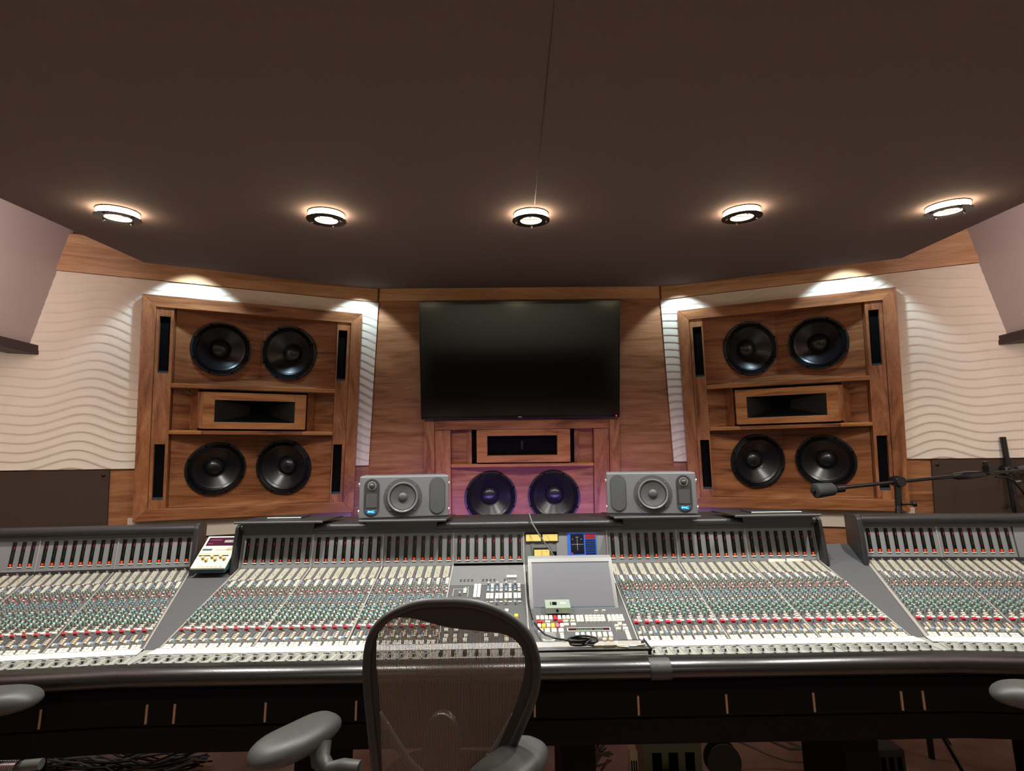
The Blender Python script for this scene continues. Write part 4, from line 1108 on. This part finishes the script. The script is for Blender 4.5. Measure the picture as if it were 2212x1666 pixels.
b = MB(); b.tube([(.250, yc_-.001, zc_-.001), (.268, yc_-.006, zc_-.002), (.288, yc_-.012, zc_-.002)], [.0022, .0032, .0040], 'plug_silver', 10); b.build('adapter_plug', t, smooth=50)

# thin gooseneck wire rising in front of the VU meters, and the lead down the side of the monitor
b = MB(); b.tube([(.000, 2.235, 1.168), (.012, 2.20, 1.128), (.045, 2.16, 1.075), (.085, 2.13, 1.020), (.11, 2.11, .985)], .0032, 'knob_dark', 8)
tag(b.build('gooseneck_wire', smooth=60), 'stiff dark grey wire sticking up in front of the yellow meters beside the flip-up monitor', 'cable')
b = MB(); b.tube([(-.021, 2.10, .945), (-.022, 2.06, .915), (-.021, 2.00, .885), (-.018, 1.93, .858), (-.010, 1.86, .832)], .0030, 'cable_black', 8)
tag(b.build('monitor_lead', smooth=60), 'black lead hanging down the left side of the flip-up monitor', 'cable')

# ------------------------------------------------------------------ microphone boom stand behind the right wing
t = thing('microphone_stand', 'black boom microphone stand with rubber counterweight rising behind the right wing of the console', 'microphone stand', (1.88, 2.489, 0))
yb = 2.62; km = lambda x, y, z: V((-.093+(x+.093)*.95, y*.95, 1.4+(z-1.4)*.95))
b = MB(km); b.tube([(1.985, yb, -.0737), (1.985, yb, 1.10)], .014, 'stand_black', 14); b.build('lower_pole', t, smooth=50)
b = MB(km); b.tube([(1.985, yb, 1.04), (1.985, yb, 1.10), (1.986, yb, 1.14)], [.027, .022, .013], 'stand_black', 16); b.build('height_clutch', t, smooth=50)
b = MB(km); b.tube([(1.986, yb, 1.14), (1.998, yb, 1.255)], .016, 'stand_black', 14); b.build('upper_pole', t, smooth=50)
b = MB(km); b.tube([(1.99, yb-.02, 1.150), (2.035, yb-.03, 1.152), (2.037, yb-.03, 1.152), (2.052, yb-.035, 1.153)], [.006, .006, .014, .014], 'stand_black', 12); b.build('clutch_knob', t, smooth=40)
b = MB(km); b.lathe(1.998, 1.268, [(.026, yb-.03), (.030, yb-.02), (.030, yb+.02), (.026, yb+.03)], 20, 'stand_black', ax='y'); b.build('boom_clamp', t, smooth=40)
b = MB(km); b.tube([(1.55, yb, 1.226), (1.998, yb, 1.266), (2.30, yb, 1.290)], .0095, 'stand_black', 12); b.build('boom_arm', t, smooth=50)
b = MB(km); b.tube([(1.530, yb, 1.223), (1.545, yb, 1.224)], .014, 'stand_black', 12)
b.tube([(1.545, yb, 1.224), (1.550, yb, 1.2245), (1.64, yb, 1.232), (1.655, yb, 1.233), (1.66, yb, 1.2335)], [.034, .040, .034, .022, .016], 'stand_rubber', 18); b.tube([(1.66, yb, 1.2335), (1.70, yb, 1.237)], .022, 'stand_black', 14); b.build('counterweight', t, smooth=50)
b = MB(km); b.tube([(2.30, yb, 1.290), (2.32, yb, 1.2915), (2.38, yb, 1.296), (2.44, yb, 1.300), (2.48, yb, 1.303), (2.49, yb, 1.304)], [.011, .019, .022, .018, .012, .009], 'stand_black', 14); b.build('telescoping_grip', t, smooth=50)
b = MB(km); b.tube([(2.49, yb, 1.304), (2.66, yb, 1.316)], .008, 'stand_black', 10); b.build('boom_extension', t, smooth=50)
b = MB(km); b.box(2.485, 2.515, yb-.02, yb+.02, 1.295, 1.345, 'stand_black'); b.tube([(2.492, yb, 1.34), (2.490, yb, 1.368)], [.010, .014], 'stand_black', 12); b.build('cable_clip', t, bevel=.003)
for k in range(3):
    a = 2*PI*k/3+.5; b = MB(km); b.tube([(1.985, yb, .16), (1.985+.20*math.cos(a), yb+.20*math.sin(a), -.062)], .009, 'stand_black', 10); b.build('leg', t, smooth=50)
t = thing('upright_stand', 'black upright stand pole with silver wing nuts at the far right behind the console', 'microphone stand', (2.655, 2.66, 0))
b = MB(); b.tube([(2.655, 2.66, 0), (2.650, 2.66, 1.50)], .014, 'stand_black', 12); b.build('pole', t, smooth=50)
b = MB(); b.lathe(2.652, 1.322, [(.022, 2.63), (.024, 2.69)], 14, 'stand_black', ax='y'); b.tube([(2.67, 2.63, 1.325), (2.71, 2.63, 1.33), (2.735, 2.63, 1.332)], [.012, .016, .004], 'knob_dark', 10); b.build('clamp', t, smooth=40)
b = MB(); b.tube([(2.60, 2.62, 1.30), (2.60, 2.62, 1.335)], .006, 'chrome', 8); b.tube([(2.635, 2.63, 1.258), (2.675, 2.63, 1.262)], .006, 'chrome', 8); b.build('wing_nut', t)
b = MB(); b.tube([(2.655, 2.66, .015), (2.655, 2.66, .0)], .12, 'stand_black', 24); b.build('base', t)
b = MB(); b.tube([(2.505, 2.59, 1.285), (2.56, 2.59, 1.285), (2.60, 2.59, 1.262), (2.635, 2.59, 1.21), (2.665, 2.59, 1.15), (2.72, 2.59, 1.08), (2.76, 2.59, 1.00), (2.80, 2.59, .6), (2.8, 2.59, .02)], .005, 'cable_black', 8)
tag(b.build('microphone_cable', smooth=60), 'thin dark cable drooping from the boom tip down past the right edge', 'cable')

# ------------------------------------------------------------------ office chairs
def pad_mesh(b, cx, cy, cz, ang, L, Wd, th, m, m2):
    # kidney shaped arm pad
    ca, sa = math.cos(ang), math.sin(ang); n, k = 48, 18
    def fn(i, j):
        a = 2*PI*i/n; t = j/(k-1)
        ph = (t-.5)*PI; rr = max(.0, math.cos(ph))**.45
        e_ = (abs(math.cos(a))**2.7+abs(math.sin(a))**2.7)**(-1/2.7); x = Wd*.5*math.cos(a)*e_; y = L*.5*math.sin(a)*e_
        bend = .10*Wd*math.cos(y/L*PI)-.02
        x = x*(1-.18*(y/L+.5))+bend
        z = th*.5*math.sin(ph)+.010*(y/L)*0-.012*(abs(y)/L*2)**4*0
        z += -.009*(2*y*rr/L)**4
        return (cx+(x*rr)*ca-(y*rr)*sa, cy+(x*rr)*sa+(y*rr)*ca, cz+z)
    g = b.grid(n, k, fn, m, closed=True)
def chair_back(t, cx, cy, yaw):
    # back plane: p horizontal, q height ; reclined slightly toward the camera
    ca, sa = math.cos(yaw), math.sin(yaw)
    def f(p, q, w): # w toward camera
        rec = .10*(q-.70)*-1 + .035*math.sin((q-.62)*3.2)
        bow = -.35*p*p
        lx, ly = p, rec+bow*1.0-w
        return V((cx+lx*ca-ly*sa, cy+lx*sa+ly*ca, q))
    out = [(-.02, 1.062), (-.075, 1.060), (-.125, 1.046), (-.170, 1.022), (-.200, .988), (-.214, .945), (-.216, .890), (-.212, .840), (-.205, .790), (-.198, .740), (-.190, .690), (-.183, .64), (-.172, .58), (-.150, .53), (-.10, .50), (0, .49)]
    outR = [(.035, 1.062), (.090, 1.054), (.140, 1.036), (.185, 1.010), (.212, .975), (.226, .935), (.230, .890), (.224, .850), (.210, .812), (.192, .775), (.172, .735), (.152, .690), (.138, .64), (.128, .58), (.115, .53), (.07, .50)]
    loop = out[::-1]+outR   # from bottom centre left side up, over, down right
    def smooth(lp, it=2):
        for _ in range(it):
            r = []
            for k in range(len(lp)):
                a, c = lp[k], lp[(k+1) % len(lp)]
                r += [(a[0]*.75+c[0]*.25, a[1]*.75+c[1]*.25), (a[0]*.25+c[0]*.75, a[1]*.25+c[1]*.75)]
            lp = r
        return lp
    lp = smooth(loop)
    n = len(lp)
    def inset(d, dy=None):
        r = []
        for k in range(n):
            a, c = lp[k-3], lp[(k+3) % n]; tx_, ty = c[0]-a[0], c[1]-a[1]; l_ = math.hypot(tx_, ty) or 1
            dd = d(lp[k]) if callable(d) else d
            r.append((lp[k][0]+ty/l_*dd, lp[k][1]-tx_/l_*dd))
        return r
    # rim tube as flattened section
    b = MB(f); rings = []
    for off, w in ((0, 0), (.004, .011), (.013, .014), (.021, .010), (.023, 0), (.013, -.010)):
        rings.append([b.P(p, q, w) for p, q in inset(off)])
    for a in range(6):
        c = (a+1) % 6
        for k in range(n):
            l = (k+1) % n; b.F((rings[a][k], rings[a][l], rings[c][l], rings[c][k]), 'chair_frame')
    b.build('back_frame', t, smooth=60)
    # opaque inner band
    inner = inset(.019)
    hole = smooth([(-.155, .60), (-.165, .72), (-.172, .83), (-.183, .92), (-.180, .985), (-.140, 1.018), (-.085, 1.012), (-.01, .990), (.07, .983), (.150, .979), (.188, .945), (.190, .895), (.172, .83), (.140, .76), (.105, .69), (.085, .60), (.0, .54), (-.09, .54)], 3)
    cc = (-.01, .80)
    def ray_loop(lp_, a):
        best = 0; dx, dy = math.cos(a), math.sin(a)
        for k in range(len(lp_)):
            x1, y1 = lp_[k]; x2, y2 = lp_[(k+1) % len(lp_)]; ex, ey = x2-x1, y2-y1; den = dx*ey-dy*ex
            if abs(den) < 1e-12: continue
            t_ = ((x1-cc[0])*ey-(y1-cc[1])*ex)/den; w_ = ((x1-cc[0])*dy-(y1-cc[1])*dx)/den
            if t_ > 0 and -1e-6 <= w_ <= 1.000001: best = max(best, t_)
        return (cc[0]+dx*best, cc[1]+dy*best)
    b = MB(f); na = 144; rg = []
    for fr_ in (0, .33, .66, 1):
        row = []
        for k in range(na):
            a_ = 2*PI*k/na; o_ = ray_loop(inner, a_); h_ = ray_loop(hole, a_)
            row.append(b.P(o_[0]+(h_[0]-o_[0])*fr_, o_[1]+(h_[1]-o_[1])*fr_, .003))
        rg.append(row)
    for q_ in range(3):
        for k in range(na):
            l = (k+1) % na; b.F((rg[q_][k], rg[q_][l], rg[q_+1][l], rg[q_+1][k]), 'chair_band')
    b.build('back_band', t, smooth=60)
    b = MB(f); cen = (0, .78)
    rr = []
    for s_ in (1, .8, .6, .4, .2): rr.append([b.P(cen[0]+(p-cen[0])*s_, cen[1]+(q-cen[1])*s_, .001) for p, q in inner])
    for a in range(4):
        for k in range(n): l = (k+1) % n; b.F((rr[a][k], rr[a][l], rr[a+1][l], rr[a+1][k]), 'chair_mesh')
    b.F(rr[4], 'chair_mesh'); b.build('back_mesh', t, smooth=60)
    # lumbar pad and spine on the far side of the mesh
    b = MB(f); pts = [(-.022+.045*math.cos(a), .700+(.082 if math.sin(a) > 0 else .075)*math.copysign(abs(math.sin(a))**.8, math.sin(a))) for a in [2*PI*k/32 for k in range(32)]]
    b.prism([(p, q, -.012) for p, q in pts], [(p, q, -.04) for p, q in pts], 'black_steel'); b.build('lumbar_pad', t, bevel=.006)
    b = MB(f); b.tube([(-.02, .66, -.06), (-.02, .56, -.07), (-.02, .46, -.06)], .022, 'chair_frame', 10)
    b.tube([(-.02, .56, -.07), (.09, .66, -.04), (.16, .78, -.02)], .010, 'chair_frame', 8); b.tube([(-.02, .56, -.07), (-.11, .66, -.04), (-.18, .78, -.02)], .010, 'chair_frame', 8); b.build('spine', t, smooth=50)
def chair_rest(t, cx, cy, yaw, pads, backed=False):
    ca, sa = math.cos(yaw), math.sin(yaw); g = lambda x, y, z: V((cx+x*ca-y*sa, cy+x*sa+y*ca, z))
    b = MB(g); n = 28
    def seat(i, j):
        a = 2*PI*i/n; r = (0, .6, .92, 1, .92)[j]; z = (.450, .450, .452, .430, .405)[j]
        return (.23*r*math.copysign(abs(math.cos(a))**.6, math.cos(a)), .26+.21*r*math.copysign(abs(math.sin(a))**.6, math.sin(a)), z)
    b.grid(n, 5, seat, 'chair_band', closed=True); b.build('seat', t, smooth=60)
    b = MB(g); b.tube([(0, .24, .41), (0, .24, .30)], .05, 'chair_frame', 16); b.tube([(0, .24, .32), (0, .24, .10)], .025, 'chrome', 14); b.build('gas_column', t, smooth=50)
    for k in range(5):
        a = 2*PI*k/5+.3; x, y = .30*math.cos(a), .24+.30*math.sin(a)
        b = MB(g); b.tube([(0, .24, .115), (x*.6, .24+(y-.24)*.6, .095), (x, y, .07)], [.030, .022, .016], 'chair_frame', 10); lg = b.build('base_leg', t, smooth=50)
        b = MB(g); b.lathe(y, .028, [(.028, x-.012), (.028, x+.012)], 16, 'stand_black', ax='x'); b.build('caster', lg)
    for (px_, py_, pa, z0) in pads:
        b = MB(); pad_mesh(b, px_, py_, z0, pa, .25, .136, .058, 'chair_pad', 'chair_pad'); ar = b.build('arm_pad', t, smooth=60)
    for sx in (-1, 1):
        p = pads[0] if sx < 0 else pads[1]
        if backed:
            b = MB(); q = V((p[0], p[1], p[3]-.018)); w0 = -sx*1.0
            b.tube([q+V((w0*.045, .01, .0)), q+V((w0*.055, -.01, -.03)), q+V((w0*.085, -.03, -.040)), V((cx-w0*.20, cy+.0, p[3]-.030)), V((cx-w0*.155, cy-.01, p[3]-.030))], [.028, .024, .018, .016, .016], 'chair_pad', 14); b.build('arm_post', t, smooth=60)
            continue
        b = MB(); e0 = V((p[0]+.015*-sx, p[1], p[3]-.016)); e3 = g(sx*.20, .08, .43); e1 = V((e0.x-.02*sx, e0.y-.02, .615)); e2 = g(sx*.235, -.0, .55)
        b.tube([e0, e1, e2, e3], [.020, .022, .024, .022], 'chair_post', 12); b.build('arm_post', t, smooth=60)
t = thing('office_chair', 'dark mesh-back office chair pushed up to the centre of the console', 'chair', (-.27, 1.35, 0), 'mesh office chairs')
chair_back(t, -.245, 1.29, math.radians(-4)); chair_rest(t, -.31, 1.33, math.radians(-6), [(-.640, 1.395, math.radians(-33), .690), (-.085, 1.235, math.radians(-38), .700)], True)
def side_chair(label, cx, cy, yaw, pads):
    t = thing('office_chair', label, 'chair', (cx, cy, 0), 'mesh office chairs')
    chair_rest(t, cx, cy, yaw, pads)
    return t
side_chair('office chair at the left edge, only its grey arm pad and lever mechanism showing', -1.95, 1.12, math.radians(60), [(-2.10, .95, .3, .70), (-1.520, 1.43, math.radians(-80), .772)])
side_chair('office chair at the right edge, only the tip of its grey arm pad showing', 1.98, 1.10, math.radians(-50), [(1.335, 1.37, math.radians(53), .765), (2.2, 1.0, .1, .70)])
# spring adjuster under the left chair
tc_ = [o for o in COL.objects if o.name.startswith('office_chair.001')][0]
sx_, sy_, sz_ = -1.470, 1.40, .628
b = MB(); b.tube([(sx_, sy_, sz_), (sx_+.14, sy_+.02, sz_)], .013, 'knob_dark', 14)
pts = []
for k in range(14*8): a = 2*PI*k/8; pts.append((sx_+.015+.085*k/112, sy_+.019*math.cos(a), sz_+.019*math.sin(a)))
b.tube(pts, .0030, 'chrome', 6); b.build('tension_spring', tc_, smooth=50)
b = MB(); b.lathe(sy_, sz_, [(.026, sx_-.012), (.036, sx_-.006), (.036, sx_+.004), (.026, sx_+.010)], 28, 'chrome', ax='x'); b.build('spring_cap', tc_, smooth=40)
b = MB(); b.tube([(sx_-.06, sy_-.03, sz_-.06), (sx_-.045, sy_-.03, sz_-.02), (sx_-.02, sy_-.03, sz_+.02), (sx_+.015, sy_-.03, sz_+.045)], .006, 'chrome', 10); b.build('lever', tc_, smooth=60)
b = MB(); b.tube([(sx_-.02, sy_, sz_), (sx_-.25, sy_-.12, sz_-.08), (-1.93, 1.25, .43)], .022, 'chair_frame', 10); b.build('arm_bracket', tc_, smooth=60)

# ------------------------------------------------------------------ clutter under the console
random.seed(11)
def bundle(label, x0, x1, y0, z0, n, cols, nm='cable_bundle', sag=.06):
    b = MB()
    for k in range(n):
        za, zb = z0+random.uniform(.0, .10), z0+random.uniform(-.02, .08); yy = y0+random.uniform(-.08, .12)
        m_ = random.choice(cols); pts = []
        for q in range(9):
            u = q/8; pts.append((x0+(x1-x0)*u+random.uniform(-.015, .015), yy+.03*math.sin(u*4+k), max(.008, za+(zb-za)*u-sag*math.sin(u*PI)*random.uniform(.3, 1)+.03*math.sin(u*7+k))))
        b.tube(pts, random.choice((.004, .005, .006)), m_, 6)
    o = b.build(nm, smooth=60); tag(o, label, 'cables', kind='stuff')
bundle('tangle of thin black cables heaped on the floor under the left side of the console', -2.28, -1.50, 2.42, .05, 26, ['cable_black', 'cable_black', 'cable_grey'])
bundle('grey and tan cables hanging under the middle of the console beside the chair', .12, .34, 2.38, .08, 12, ['cable_grey', 'cable_black', 'knob_grey'])
bundle('pair of pale cables running along the floor under the right side of the console', .92, 1.48, 2.42, .10, 3, ['knob_grey'], sag=.02)
def ubox(nm, label, cat, x, y, z, sx, sy, sz, m, extra=None):
    t = thing(nm, label, cat, (x, y, z)); b = MB(); b.box(x-sx/2, x+sx/2, y-sy/2, y+sy/2, z, z+sz, m); b.build('case', t, bevel=.004)
    if extra: extra(t, x, y, z, sx, sy, sz)
def sockets(t, x, y, z, sx, sy, sz):
    for k in range(3):
        b = MB(); b.box(x-sx*.35+k*sx*.28, x-sx*.35+k*sx*.28+sx*.16, y-sy/2-.002, y-sy/2, z+sz*.3, z+sz*.75, 'black_hole'); b.build('socket', t)
ubox('socket_box', 'pale upright socket box hanging under the console right of the chair', 'power supply', .43, 2.30, .02, .035, .05, .15, 'larc_cream', sockets)
ubox('power_supply', 'wide beige power supply under the console right of the chair', 'power supply', .62, 2.42, .0, .26, .14, .16, 'box_beige', sockets)
ubox('adapter_box', 'grey ribbed adapter box in front of the wide beige power supply', 'power supply', .59, 2.24, .0, .10, .08, .09, 'box_grey', sockets)
ubox('junction_box', 'grey junction box on the floor under the right part of the console', 'power supply', 1.58, 2.40, .0, .13, .12, .12, 'box_grey', sockets)
t = thing('cable_reel', 'round clear cable reel under the console beside the grey adapter box', 'reel', (.84, 2.36, 0))
b = MB(); b.lathe(.84, .085, [(.075, 2.33), (.075, 2.335), (.03, 2.335), (.03, 2.375), (.075, 2.375), (.075, 2.38)], 28, 'knob_dark', ax='y'); b.build('drum', t, smooth=30)

# ------------------------------------------------------------------ photographer's side of the room, seen only in reflections
sb = MB(); sb.box(-1.7, 1.9, -2.9, -2.2, 0, .42, 'leather'); sb.box(-1.7, 1.9, -3.05, -2.8, .3, .95, 'leather')
tag(sb.build('sofa', bevel=.03), 'dark sofa against the back wall behind the camera', 'sofa')

# room lamps, added fill lights and ambience
area('rear_fill_light', (-1.3, -1.2, 2.66), (-1.3, -1.2, 0), 9, .6, .6, (1, .9, .84))  # unseen pair added behind the camera as soft fill, no known fixtures
area('rear_fill_light', (1.3, -1.2, 2.66), (1.3, -1.2, 0), 9, .6, .6, (1, .9, .84))
for sx in (-1, 1):
    area('cove_lamp', (sx*2.10, 1.4, 2.56), (sx*2.75, 1.4, 2.46), 38, .04, 1.7, (1, .84, .82), 180)
area('back_wall_fill_light', (0, -2.6, 2.6), (0, -3.6, 1.5), 42, 3.0, .1, (.96, 1, .90))  # added to brighten the back wall reflected in the television, no known fixture
area('violet_strip', (0, 2.66, .80), (0, 3.4, 1.05), 5, 1.9, .03, (.42, .22, 1.0), 110)
w = bpy.data.worlds.new('world'); sc.world = w; w.use_nodes = True
w.node_tree.nodes['Background'].inputs[0].default_value = (.02, .018, .018, 1)
sc.view_settings.view_transform = 'Standard'; sc.view_settings.look = 'None'; sc.view_settings.gamma = 1; sc.view_settings.exposure = 0
sc.cycles.max_bounces = 8; sc.cycles.transparent_max_bounces = 16
